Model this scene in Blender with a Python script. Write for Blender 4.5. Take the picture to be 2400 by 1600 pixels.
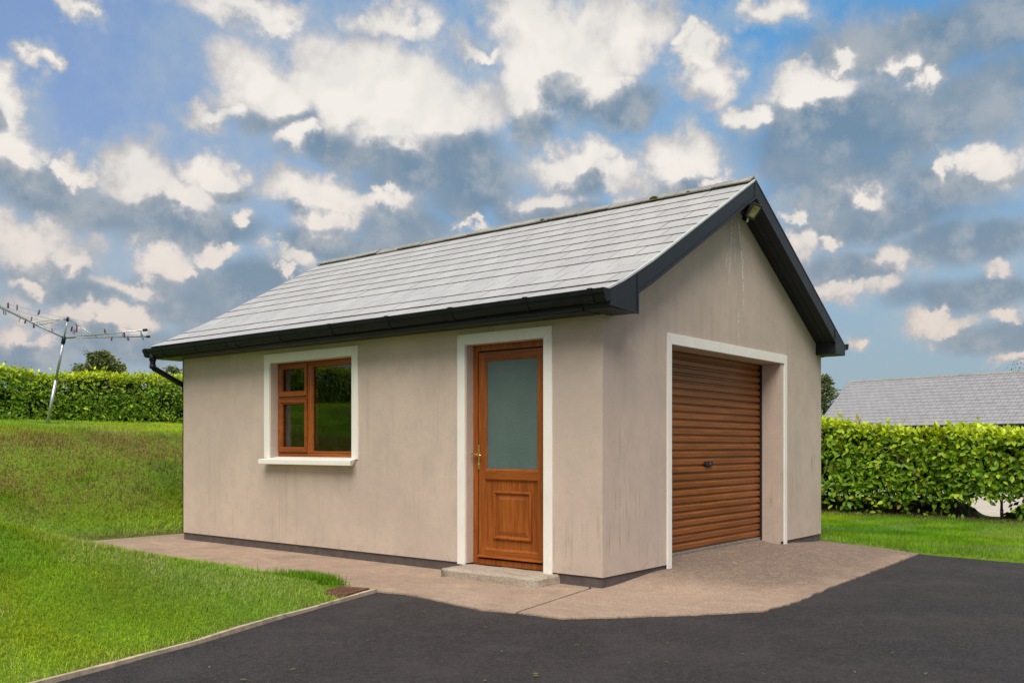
import bpy, bmesh, math, random
import numpy as np
from mathutils import Vector, Matrix
from mathutils.geometry import delaunay_2d_cdt
for o in list(bpy.data.objects): bpy.data.objects.remove(o)
scn = bpy.context.scene
COL = scn.collection
R = math.radians
rng = np.random.default_rng(7)
random.seed(7)

# ------------------------------------------------------------------ camera
CAM = np.array([-6.692, -4.416, 1.25]); YAW = R(50.925); FPX = 2100.6; YH = 1022.3   # px of a 2352 x 1568 frame
cd = bpy.data.cameras.new('camera'); cam = bpy.data.objects.new('camera', cd); COL.objects.link(cam)
cam.location = CAM; cam.rotation_euler = (R(90), 0, -YAW)
cd.sensor_width = 36; cd.lens = 36*FPX/2352; cd.shift_y = (YH-784)/2352; cd.clip_start = .1; cd.clip_end = 4000
scn.camera = cam
FW = np.array([math.sin(YAW), math.cos(YAW), 0]); RT = np.array([math.cos(YAW), -math.sin(YAW), 0]); UP = np.array([0, 0, 1.])
# ------------------------------------------------------------------ light
SUN_AZ, SUN_EL = R(-123), R(55)          # direction towards the sun: compass angle from +Y, elevation
sl = bpy.data.lights.new('sun', 'SUN'); sl.energy = 3.4; sl.angle = R(42); sl.color = (1, .935, .83)
so = bpy.data.objects.new('sun', sl); COL.objects.link(so)
so.rotation_euler = Vector((math.sin(SUN_AZ)*math.cos(SUN_EL), math.cos(SUN_AZ)*math.cos(SUN_EL), math.sin(SUN_EL))).to_track_quat('Z', 'Y').to_euler()
vs = scn.view_settings; vs.view_transform = 'Standard'; vs.look = 'None'; EXPO = .22; vs.exposure = EXPO; vs.gamma = 1; vs.use_curve_mapping = False
SKY = .10
cy = scn.cycles; cy.max_bounces = 6; cy.diffuse_bounces = 3; cy.glossy_bounces = 3; cy.transmission_bounces = 6

# ------------------------------------------------------------------ node helper
class NT:
    def __init__(s, tree): s.t = tree; s.n = tree.nodes; s.l = tree.links
    def new(s, typ, **kw):
        n = s.n.new(typ)
        for k, v in kw.items(): setattr(n, k, v)
        return n
    def put(s, sock, v):
        if isinstance(v, bpy.types.NodeSocket): s.l.new(v, sock)
        elif v is not None:
            if hasattr(sock.default_value, '__len__') and not hasattr(v, '__len__'): v = (v,)*len(sock.default_value)
            if hasattr(sock.default_value, '__len__') and len(sock.default_value) == 4 and len(v) == 3: v = tuple(v)+(1,)
            sock.default_value = v
    def math(s, op, a, b=None, c=None, clamp=False):
        n = s.new('ShaderNodeMath', operation=op, use_clamp=clamp); s.put(n.inputs[0], a)
        if b is not None: s.put(n.inputs[1], b)
        if c is not None: s.put(n.inputs[2], c)
        return n.outputs[0]
    def vm(s, op, a, b=None, c=None, scale=None):
        n = s.new('ShaderNodeVectorMath', operation=op); s.put(n.inputs[0], a)
        if b is not None: s.put(n.inputs[1], b)
        if c is not None: s.put(n.inputs[2], c)
        if scale is not None: s.put(n.inputs['Scale'], scale)
        return n.outputs['Value'] if op in ('LENGTH', 'DOT_PRODUCT') else n.outputs[0]
    def noise(s, vec, scale, detail=3, rough=.5, out=0, dist=0):
        n = s.new('ShaderNodeTexNoise'); s.put(n.inputs['Vector'], vec); n.inputs['Scale'].default_value = scale
        n.inputs['Detail'].default_value = detail; n.inputs['Roughness'].default_value = rough; n.inputs['Distortion'].default_value = dist
        return n.outputs[out]
    def voro(s, vec, scale, out='Distance', feature='F1'):
        n = s.new('ShaderNodeTexVoronoi', feature=feature); s.put(n.inputs['Vector'], vec); n.inputs['Scale'].default_value = scale
        return n.outputs[out]
    def rng(s, v, a, b, c=0., d=1., smooth=False):
        n = s.new('ShaderNodeMapRange'); n.clamp = True
        if smooth: n.interpolation_type = 'SMOOTHSTEP'
        s.put(n.inputs[0], v)
        for i, q in enumerate((a, b, c, d)): s.put(n.inputs[1+i], q)
        return n.outputs[0]
    def mix(s, f, a, b, mode='MIX'):
        n = s.new('ShaderNodeMix', data_type='RGBA', blend_type=mode); s.put(n.inputs[0], f); s.put(n.inputs[6], a); s.put(n.inputs[7], b)
        return n.outputs[2]
    def mapv(s, vec, scale):
        n = s.new('ShaderNodeMapping'); s.put(n.inputs[0], vec); n.inputs['Scale'].default_value = scale
        return n.outputs[0]

# ------------------------------------------------------------------ world: blue sky with cumulus
def build_world():
    w = bpy.data.worlds.new('World'); scn.world = w; w.use_nodes = True
    N = NT(w.node_tree); N.n.clear()
    out = N.new('ShaderNodeOutputWorld')
    sky = N.new('ShaderNodeTexSky', sky_type='NISHITA'); sky.sun_disc = False
    sky.sun_elevation = SUN_EL; sky.sun_rotation = SUN_AZ; sky.air_density = 1.0; sky.dust_density = 1.2; sky.ozone_density = 1.5
    d = N.new('ShaderNodeTexCoord').outputs['Generated']
    sp = N.new('ShaderNodeSeparateXYZ'); N.l.new(d, sp.inputs[0]); X, Y, Z = sp.outputs
    az = N.math('ARCTAN2', X, Y); el = N.math('ARCSINE', Z)
    cb = N.new('ShaderNodeCombineXYZ'); N.l.new(az, cb.inputs[0]); N.l.new(el, cb.inputs[1]); p = cb.outputs[0]
    bright = [(850,215,270,105),(640,210,130,65),(1000,250,140,85),(490,255,65,25),(900,305,160,45),(690,300,50,40),
      (1300,110,140,105),(1230,50,100,60),(1210,200,60,80),(1450,80,80,70),(1370,200,80,55),(1105,125,55,16),
      (1600,120,32,45),(1625,190,60,40),(1575,78,26,20),(1880,205,110,42),(1940,125,40,28),(2080,135,50,35),(2150,175,50,25),(1720,270,55,28),
      (2270,365,90,40),(2190,385,35,45),(15,225,60,45),(30,330,85,60),(165,370,55,28),(340,415,85,60),(420,460,80,48),(500,400,62,45),
      (730,455,125,40),(760,500,80,42),(880,452,80,22),(1330,380,90,38),(1420,405,60,40),(1570,380,70,60),(1250,450,80,32),(1645,425,50,28),
      (80,560,125,58),(170,590,50,40),(60,645,55,28),(370,610,70,48),(300,660,85,28),(425,630,20,22),(490,595,42,20),(540,530,28,18),
      (680,600,50,28),(650,640,20,18),(200,728,150,28),(300,735,50,38),(80,785,70,30),(560,15,120,34),(640,60,45,26),(900,45,90,38),(200,15,32,16),(105,140,26,22),
      (1845,545,48,42),(1915,545,40,18),(2040,590,72,34),(1960,450,55,34),(1820,478,26,22),(1960,668,105,24),(2150,745,62,20),(2275,630,44,28),(1970,795,26,14),
      (2335,820,36,14),(2300,720,55,20),(1760,25,85,26),(1110,528,40,10),(1480,490,60,30),(1180,640,90,40),(1000,700,70,28),(1440,650,80,36),(1620,640,60,36),(1330,760,110,26),(820,730,90,28),(1600,770,90,22),(650,760,60,22)]
    dark = [(780,340,120,45),(1000,390,190,60),(1090,450,120,55),(2000,290,300,90),(1900,380,180,65),(2260,200,150,85),(2100,95,260,75),(2270,40,200,70),(2150,430,140,70),(1790,350,90,60),
      (1410,255,70,45),(80,412,140,45),(250,480,210,45),(110,470,130,40),(450,540,150,38),(950,520,110,55),(800,575,160,36),(580,665,160,45),(450,705,120,45),(190,675,130,34),
      (2000,512,210,52),(2200,560,160,46),(1950,622,130,34),(2200,685,160,36),(2290,785,130,36),(1900,452,100,30),(300,795,170,46),(520,765,110,40),(1340,420,60,30),(110,610,120,50),(60,830,140,40),(1250,490,140,36),(1150,690,160,36),(1500,710,170,40),(1350,590,130,36),(900,770,160,34)]
    G = 2**-EXPO/SKY
    sc = lambda r, g, b: (r*G, g*G, b*G)
    base = N.mix(.80, sky.outputs[0], N.mix(N.rng(el, .12, .5), N.mix(N.rng(az, YAW-.4, YAW+.1), sc(.30,.43,.71), sc(.25,.47,.74)), N.mix(N.rng(az, YAW-.45, YAW+.05), sc(.21,.34,.62), sc(.075,.33,.70))))
    base = N.mix(N.rng(el, 0., .36, .92, 0., True), base, sc(.35,.445,.49))
    zz = N.math('ADD', N.math('MAXIMUM', Z, 0.), .42)
    pl = N.new('ShaderNodeCombineXYZ'); N.l.new(N.math('DIVIDE', X, zz), pl.inputs[0]); N.l.new(N.math('DIVIDE', Y, zz), pl.inputs[1])
    def shader(c):
        b_ = N.new('ShaderNodeBackground'); b_.inputs[1].default_value = SKY; N.l.new(c, b_.inputs[0]); return b_.outputs[0]
    # rest of the sky: the same mix of blue, grey and cream cloud
    g1 = N.noise(pl.outputs[0], 2.6, 5, .6); g2 = N.noise(N.vm('ADD', pl.outputs[0], (3.1, 7.7, 1.3)), 1.9, 4, .55)
    c = N.mix(N.rng(g2, .40, .58, 0, .95, True), base, sc(.23,.30,.38)); c = N.mix(N.rng(g1, .47, .58, 0, 1, True), c, sc(.76,.71,.66))
    acc = shader(c)
    # towards the garage: cumulus with known places
    n1 = N.noise(d, 10, 3, .5, out=1); n2 = N.noise(d, 26, 5, .58, out=1)
    h1 = N.vm('SUBTRACT', n1, (.5,.5,.5)); h2 = N.vm('SUBTRACT', n2, (.5,.5,.5))
    qs = N.vm('ADD', p, N.vm('MULTIPLY', h1, (.10, .06, 0)))
    q = N.vm('ADD', N.vm('ADD', p, N.vm('MULTIPLY', h1, (.055, .04, 0))), N.vm('MULTIPLY', h2, (.085, .072, 0)))
    puff = N.noise(d, 22, 6, .62); pz = N.math('SUBTRACT', puff, .5)
    lit = N.rng(N.math('SUBTRACT', N.noise(d, 15, 3, .5), N.noise(N.vm('ADD', d, (-.010, -.006, .030)), 15, 3, .5)), -.16, .12)
    lump = N.math('MULTIPLY', N.math('SUBTRACT', .42, N.voro(N.vm('ADD', d, N.vm('SCALE', h2, scale=.03)), 26.)), .6)
    dk = N.mix(N.rng(el, .02, .40), sc(.255,.315,.385), sc(.145,.245,.355))
    dk = N.mix(N.rng(N.math('ADD', n1, N.math('MULTIPLY', pz, .6)), .40, .66, 0, .7), dk, sc(.37,.41,.445))
    dk = N.mix(N.rng(N.math('ADD', pz, N.math('MULTIPLY', N.vm('DOT_PRODUCT', h2, (.6, .6, .6)), .8)), -.02, .20, 0, .55), dk, sc(.46,.48,.51))
    def look(fb, fd):
        f2 = N.math('ADD', N.math('ADD', fb, N.math('MULTIPLY', pz, 1.25)), lump)
        m_d = N.rng(N.math('ADD', fd, N.math('MULTIPLY', pz, 1.3)), -.36, .50, 0, .90, True)
        below = N.rng(N.math('SUBTRACT', fd, fb), -.55, .45, 0, 1, True)      # 0 at a sunlit top, 1 at a shaded base
        m_b = N.rng(f2, N.rng(below, 0, 1, -.34, -.20), N.rng(below, 0, 1, .36, 1.15), 0, 1, True)
        halo = N.rng(N.math('ADD', fb, N.math('MULTIPLY', pz, 1.8)), -1.0, .15, 0, .60, True)
        core = N.rng(N.math('ADD', fb, N.math('MULTIPLY', pz, 1.0)), -.10, .72, 0, 1, True)
        br = N.mix(core, N.mix(N.rng(el, .05, .35), sc(.53,.485,.465), sc(.60,.575,.575)), N.mix(N.rng(el, .05, .30), sc(.72,.62,.56), sc(.90,.855,.80)))
        br = N.mix(N.math('MULTIPLY', N.rng(lit, .15, .75, .62, 0.), N.rng(core, 0, 1, 1., .28)), br, sc(.40,.43,.47))
        br = N.mix(N.rng(below, .35, 1., 0, .75), br, sc(.37,.405,.45))
        c = N.mix(halo, base, sc(.42,.50,.57))
        c = N.mix(m_d, c, dk)
        return shader(N.mix(m_b, c, br))
    # shaded bases: a grey blob under every sizeable bright one
    dark = dark+[(cx+rx*.12, cy+ry*.95, rx*.80, ry*.55) for cx, cy, rx, ry in bright if rx*ry > 2400 and ry > 27 and cy > 90]
    def sector(bl, dl):
        g = bpy.data.node_groups.new('cloud_sector', 'ShaderNodeTree'); M = NT(g)
        for nm in ('q', 'qs'): g.interface.new_socket(nm, in_out='INPUT', socket_type='NodeSocketVector')
        for nm in ('bright', 'dark'): g.interface.new_socket(nm, in_out='OUTPUT', socket_type='NodeSocketFloat')
        gi = M.new('NodeGroupInput'); go = M.new('NodeGroupOutput')
        for sock, blobs, k, grow, o_ in ((gi.outputs[0], bl, .14, 1.33, 0), (gi.outputs[1], dl, .25, 1.15, 1)):
            a_ = None
            for cx, cy, rx, ry in blobs:
                th = math.atan((cx-1176)/FPX); a = YAW+th; e = math.atan((YH-cy)/math.hypot(FPX, cx-1176))
                sx = 1/(grow*rx/FPX*math.cos(th)**2); sy = 1/(grow*ry/FPX*math.cos(th))
                v = M.vm('LENGTH', M.vm('MULTIPLY_ADD', sock, (sx, sy, 0), (-a*sx, -e*sy, 0)))
                a_ = v if a_ is None else M.math('SMOOTH_MIN', a_, v, k)
            M.l.new(M.math('SUBTRACT', 1., a_ if a_ is not None else 3.), go.inputs[o_])
        n = N.new('ShaderNodeGroup'); n.node_tree = g; N.l.new(q, n.inputs[0]); N.l.new(qs, n.inputs[1]); return n.outputs
    # cut into sectors so that each ray only looks at the clouds near it
    W = .155; a0 = YAW-3.5*W; inner = None
    for t in range(7):
        lo, hi = a0+t*W, a0+(t+1)*W
        def near(bl, m):
            out = []
            for cx, cy, rx, ry in bl:
                a = YAW+math.atan((cx-1176)/FPX); r_ = rx/FPX*m+.05
                if a+r_ > lo and a-r_ < hi: out.append((cx, cy, rx, ry))
            return out
        fb, fd = sector(near(bright, 1.9), near(dark, 1.6)); sh = look(fb, fd)
        if inner is None: inner = sh
        else:
            mx = N.new('ShaderNodeMixShader'); N.l.new(N.math('GREATER_THAN', az, lo), mx.inputs[0]); N.l.new(inner, mx.inputs[1]); N.l.new(sh, mx.inputs[2]); inner = mx.outputs[0]
    frame = N.math('MULTIPLY', N.rng(N.math('ABSOLUTE', N.math('SUBTRACT', az, YAW)), .515, .60, 1, 0), N.math('MULTIPLY', N.rng(el, .47, .58, 1, 0), N.rng(el, -.05, -.02)))
    mx = N.new('ShaderNodeMixShader'); N.l.new(frame, mx.inputs[0]); N.l.new(acc, mx.inputs[1]); N.l.new(inner, mx.inputs[2])
    N.l.new(mx.outputs[0], out.inputs[0])
    w.cycles.sampling_method = 'MANUAL'; w.cycles.sample_map_resolution = 512
build_world()

# ------------------------------------------------------------------ materials
MATS = {}
def material(name):
    m = bpy.data.materials.new(name); m.use_nodes = True; N = NT(m.node_tree)
    b = N.n['Principled BSDF']; MATS[name] = m
    return m, N, b
def pos(N): return N.new('ShaderNodeNewGeometry').outputs['Position']
def bump(N, b, h, strength, dist=.01):
    n = N.new('ShaderNodeBump'); n.inputs['Strength'].default_value = strength; n.inputs['Distance'].default_value = dist
    N.put(n.inputs['Height'], h); N.l.new(n.outputs[0], b.inputs['Normal'])
def simple(name, col, rough=.5, metal=0., var=.12, scale=12., bmp=.0, spec=.5):
    m, N, b = material(name); p = pos(N)
    n = N.noise(p, scale, 5, .6)
    N.put(b.inputs['Base Color'], N.mix(N.rng(n, .3, .7), tuple(c*(1-var) for c in col), tuple(min(1, c*(1+var)) for c in col)))
    N.put(b.inputs['Roughness'], N.rng(n, .3, .7, max(0, rough-.06), min(1, rough+.06))); b.inputs['Metallic'].default_value = metal
    b.inputs['Specular IOR Level'].default_value = spec
    if bmp: bump(N, b, N.noise(p, scale*6, 3), bmp, .004)
    return m
def stucco():
    m, N, b = material('painted_render'); p = pos(N)
    big = N.noise(p, .9, 4, .6); med = N.noise(p, 5, 5, .65)
    c = N.mix(N.rng(big, .40, .60), (.535,.43,.365), (.615,.49,.41))
    c = N.mix(N.rng(med, .46, .64, 0, .40), c, (.47,.39,.33))
    c = N.mix(N.rng(N.noise(p, 60, 3, .7), .44, .60, 0, .22), c, (.42,.35,.295))
    st = N.noise(N.mapv(p, (9, 9, .35)), 1.0, 4, .6); st2 = N.noise(N.mapv(p, (30, 30, 1.3)), 1.0, 3, .55)
    sep = N.new('ShaderNodeSeparateXYZ'); N.l.new(p, sep.inputs[0])
    c = N.mix(N.math('MULTIPLY', N.rng(st, .50, .66, 0, .34, True), N.rng(N.noise(p, 1.1, 3), .47, .60)), c, (.38,.31,.25))
    zone = N.math('MULTIPLY', N.rng(sep.outputs[2], .12, .4), N.rng(sep.outputs[2], 1.05, 1.55, 1, 0))
    zone = N.math('MULTIPLY', zone, N.rng(N.noise(p, 1.6, 3), .46, .56))
    c = N.mix(N.math('MULTIPLY', N.rng(st2, .55, .66, 0, .58, True), N.math('MULTIPLY', zone, N.rng(sep.outputs[1], .1, .9, 1., .22))), c, (.25,.215,.11))
    basew = N.math('MULTIPLY', N.rng(sep.outputs[2], .10, .22, 1, 0), N.rng(N.noise(p, 9, 5, .7), .48, .7, 0, .35))
    c = N.mix(basew, c, (.23,.18,.13))
    N.put(b.inputs['Base Color'], c); b.inputs['Roughness'].default_value = .9; b.inputs['Specular IOR Level'].default_value = .2
    bump(N, b, N.math('ADD', N.noise(p, 160, 3, .7), N.math('MULTIPLY', N.noise(p, 14, 3), 1.2)), .28, .006)
    return m
def trim_paint():
    m, N, b = material('cream_paint'); p = pos(N)
    c = N.mix(N.rng(N.noise(p, 3, 4), .3, .7), (.80,.765,.70), (.86,.83,.77))
    g = N.noise(N.mapv(p, (30, 30, 5)), 1., 4, .6)
    N.put(b.inputs['Base Color'], N.mix(N.rng(g, .58, .72, 0, .30), c, (.52,.49,.36))); b.inputs['Roughness'].default_value = .7
    bump(N, b, N.noise(p, 120, 3), .12, .004)
    return m
def woodfoil(name, c0, c1, axis, rough):
    m, N, b = material(name); p = pos(N)
    sc = {'z': (60, 60, 3), 'y': (60, 3, 60), 'x': (3, 60, 60)}[axis]
    g = N.noise(N.mapv(p, sc), 1., 5, .65, dist=.6); g2 = N.noise(N.mapv(p, tuple(s*.25 for s in sc)), 1., 3)
    c = N.mix(N.rng(g, .42, .58), c0, c1); c = N.mix(N.rng(g2, .46, .62, 0, .55), c, tuple(x*.60 for x in c0))
    N.put(b.inputs['Base Color'], c); N.put(b.inputs['Roughness'], N.rng(g, .3, .7, rough-.05, rough+.1))
    b.inputs['Specular IOR Level'].default_value = .28
    bump(N, b, g, .10, .003)
    return m
def slate_mat():
    m, N, b = material('slate'); p = pos(N)
    oi = N.new('ShaderNodeObjectInfo').outputs['Random']
    c = N.mix(oi, (.425,.415,.41), (.49,.48,.47))
    c = N.mix(N.rng(N.noise(p, 2.2, 5, .65), .46, .62, 0, .55), c, (.40,.39,.385))
    c = N.mix(N.rng(N.noise(N.mapv(p, (7, 22, 7)), 1., 4, .7), .54, .68, 0, .60), c, (.36,.345,.33))
    c = N.mix(N.rng(N.noise(p, 90, 3, .7), .52, .66, 0, .35), c, (.56,.55,.54))
    N.put(b.inputs['Base Color'], c); b.inputs['Roughness'].default_value = .5; b.inputs['Specular IOR Level'].default_value = .5
    bump(N, b, N.noise(p, 120, 4, .7), .15, .003)
    return m
def concrete(name, a, bb, dark, light, worn=False):
    m, N, b = material(name); p = pos(N)
    c = N.mix(N.rng(N.noise(p, .8, 5, .65), .40, .60), a, bb)
    c = N.mix(N.rng(N.noise(N.mapv(p, (1.6, .7, 1)), 2.2, 6, .7), .50, .64, 0, .75), c, light)
    c = N.mix(N.rng(N.noise(p, 1.7, 6, .72), .50, .66, 0, .75), c, dark)
    if worn:                                    # oily, trodden ground before the shutter
        sep = N.new('ShaderNodeSeparateXYZ'); N.l.new(p, sep.inputs[0]); nn = N.math('MULTIPLY', N.math('SUBTRACT', N.noise(p, 1.3, 5, .65), .5), 1.6)
        z_ = N.math('MULTIPLY', N.rng(N.math('ADD', sep.outputs[1], nn), -1.75, -1.0, 0, .88, True), N.rng(N.math('ADD', sep.outputs[0], nn), .15, 1.5, 0, 1, True))
        c = N.mix(z_, c, (.135,.10,.082))
    c = N.mix(N.rng(N.noise(p, 16, 5, .75), .48, .66, 0, .38), c, light)
    c = N.mix(N.rng(N.noise(N.vm('ADD', p, (7., 3., 1.)), 11, 5, .8), .48, .68, 0, .42), c, dark)
    c = N.mix(N.rng(N.noise(p, 70, 3, .75), .48, .62, 0, .6), c, tuple(x*.55 for x in dark))
    c = N.mix(N.rng(N.noise(p, 110, 2, .7), .56, .66, 0, .7), c, tuple(min(1, x*1.25) for x in light))
    N.put(b.inputs['Base Color'], c); b.inputs['Roughness'].default_value = .92; b.inputs['Specular IOR Level'].default_value = .25
    bump(N, b, N.math('ADD', N.noise(p, 85, 4, .75), N.math('MULTIPLY', N.noise(p, 9, 4), .8)), .5, .008)
    return m
def asphalt():
    m, N, b = material('asphalt'); p = pos(N)
    v = N.voro(p, 120); n = N.noise(p, 45, 5, .75); big = N.noise(p, .7, 5, .65)
    c = N.mix(N.rng(big, .40, .60), (.024,.0205,.0215), (.044,.037,.038))
    c = N.mix(N.rng(N.noise(p, 20, 4, .8), .44, .58, 0, .7), c, (.019,.016,.0172))
    c = N.mix(N.rng(n, .49, .62, 0, .75), c, (.074,.062,.063))
    c = N.mix(N.rng(v, .0, .32, .8, 0), c, (.020,.019,.021))
    c = N.mix(N.rng(N.noise(p, 1.6, 6, .7), .48, .64, 0, .55), c, (.062,.053,.053))
    c = N.mix(N.rng(N.noise(p, 150, 2, .6), .63, .70, 0, .8), c, (.20,.18,.165))
    N.put(b.inputs['Base Color'], c); N.put(b.inputs['Roughness'], N.rng(big, .3, .7, .74, .88)); b.inputs['Specular IOR Level'].default_value = .35
    bump(N, b, N.math('ADD', v, N.math('MULTIPLY', n, 1.4)), .75, .012)
    return m
def leafy(name, rough=.45, trans=.25, spec=.4, soft=0.):
    m, N, b = material(name)
    a = N.new('ShaderNodeVertexColor', layer_name='Col').outputs[0]
    N.put(b.inputs['Base Color'], a); b.inputs['Roughness'].default_value = rough; b.inputs['Specular IOR Level'].default_value = spec
    if soft:                                    # a sward is lit as a whole, not blade by blade
        nv = N.vm('NORMALIZE', N.vm('ADD', N.vm('SCALE', N.new('ShaderNodeNewGeometry').outputs['Normal'], scale=1-soft), (0, 0, soft))); N.l.new(nv, b.inputs['Normal'])
    t = N.new('ShaderNodeBsdfTranslucent'); N.put(t.inputs[0], N.mix(1., a, (1.25, 1.2, .5), 'MULTIPLY'))
    mx = N.new('ShaderNodeMixShader'); mx.inputs[0].default_value = trans
    N.l.new(b.outputs[0], mx.inputs[1]); N.l.new(t.outputs[0], mx.inputs[2]); N.l.new(mx.outputs[0], N.n['Material Output'].inputs[0])
    return m
def earth():
    m, N, b = material('turf'); p = pos(N)
    a = N.new('ShaderNodeVertexColor', layer_name='Col').outputs[0]
    c = N.mix(N.rng(N.noise(p, 30, 6, .7), .35, .7), N.mix(1., a, (.62,.62,.62), 'MULTIPLY'), a)
    N.put(b.inputs['Base Color'], c); b.inputs['Roughness'].default_value = .95; b.inputs['Specular IOR Level'].default_value = .1
    bump(N, b, N.noise(p, 40, 5, .7), .8, .02)
    return m
def glass(name, rough, col, ior):
    m, N, b = material(name)
    b.inputs['Base Color'].default_value = tuple(col)+(1,); b.inputs['Transmission Weight'].default_value = 1
    b.inputs['Roughness'].default_value = rough; b.inputs['IOR'].default_value = ior
    return m
def frosted():
    m, N, b = material('frosted_glass'); p = pos(N)
    n = N.noise(p, 55, 4, .7); big = N.noise(p, 2.6, 4, .6)
    c = N.mix(N.rng(big, .3, .7), (.088,.135,.125), (.115,.165,.155)); c = N.mix(N.rng(n, .4, .7, 0, .4), c, (.075,.12,.115))
    sm = N.noise(N.mapv(p, (3, 9, 26)), 1., 5, .7, dist=1.2)
    sep = N.new('ShaderNodeSeparateXYZ'); N.l.new(p, sep.inputs[0])
    c = N.mix(N.math('MULTIPLY', N.rng(sm, .60, .72, 0, .35), N.rng(sep.outputs[2], 1.05, 1.45, 1, 0)), c, (.24,.30,.28))
    N.put(b.inputs['Base Color'], c); b.inputs['Roughness'].default_value = .34; b.inputs['IOR'].default_value = 1.5
    bump(N, b, N.noise(p, 90, 3, .6), .6, .006)
    return m
M_WALL = stucco(); M_TRIM = trim_paint(); M_SLATE = slate_mat()
M_PLINTH = simple('plinth_paint', (.095,.075,.070), .85, var=.25, scale=9, bmp=.3)
M_PVC = simple('anthracite_plastic', (.012,.0155,.022), .45, var=.3, scale=7, spec=.3)
M_GUT = simple('black_gutter_plastic', (.008,.0095,.012), .45, var=.35, scale=9, spec=.22)
M_DOORV = woodfoil('oak_foil_vertical', (.245,.060,.010), (.355,.104,.016), 'z', .40)
M_DOORH = woodfoil('oak_foil_horizontal', (.235,.060,.010), (.33,.096,.015), 'y', .40)
M_ROLL = woodfoil('brown_roller_steel', (.25,.080,.022), (.335,.118,.033), 'x', .40)
M_CONC = concrete('concrete', (.35,.245,.182), (.42,.30,.222), (.245,.17,.13), (.51,.385,.29), True)
M_STEP = concrete('step_concrete', (.40,.33,.265), (.46,.385,.31), (.25,.205,.16), (.55,.47,.38))
M_ASPH = asphalt(); M_KERB = simple('edging_timber', (.45,.36,.26), .9, var=.35, scale=14, bmp=.4)
M_RUST = simple('rusty_iron', (.16,.075,.045), .85, var=.5, scale=40, bmp=.5)
M_GRASS = leafy('grass_blade', .6, .45, .12, .7); M_LEAF = leafy('laurel_leaf', .48, .28, .3); M_NEEDLE = leafy('tree_foliage', .6, .2, .3)
M_TURF = earth(); M_BARK = simple('bark', (.11,.075,.05), .95, var=.4, scale=20, bmp=.6)
M_GLASS = glass('clear_glass', 0., (.80,.86,.82), 1.6); M_FROST = frosted()
M_BRASS = simple('brass', (.70,.47,.16), .28, metal=1., var=.1)
M_ALU = simple('galvanised_metal', (.50,.50,.50), .38, metal=.85, var=.2, scale=25)
M_BLACK = simple('black_rubber', (.012,.012,.013), .6)
M_LAMPB = simple('lamp_housing', (.018,.018,.020), .45); M_REFL = simple('lamp_reflector', (.50,.42,.20), .2, metal=.0, var=.5, scale=14)
M_STREAK = simple('white_drip', (.90,.89,.86), .85, var=.25, scale=60)
M_VERGE = simple('pale_verge_strip', (.55,.56,.55), .5)
M_ROOM = simple('dim_plaster', (.30,.29,.27), .9)
M_BRICK = simple('brown_brick', (.20,.095,.055), .9, var=.3, scale=25)
M_FARSLATE = simple('grey_roof_slate', (.30,.295,.315), .65, var=.12, scale=3)
M_YARD = simple('pale_yard_concrete', (.50,.445,.37), .95, var=.12, scale=2)
M_SLEDGE = simple('slate_cut_edge', (.10,.075,.068), .9, var=.3, scale=30)
M_RIDGE = concrete('ridge_tile_concrete', (.27,.265,.25), (.34,.33,.31), (.17,.165,.15), (.42,.42,.38))

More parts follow.
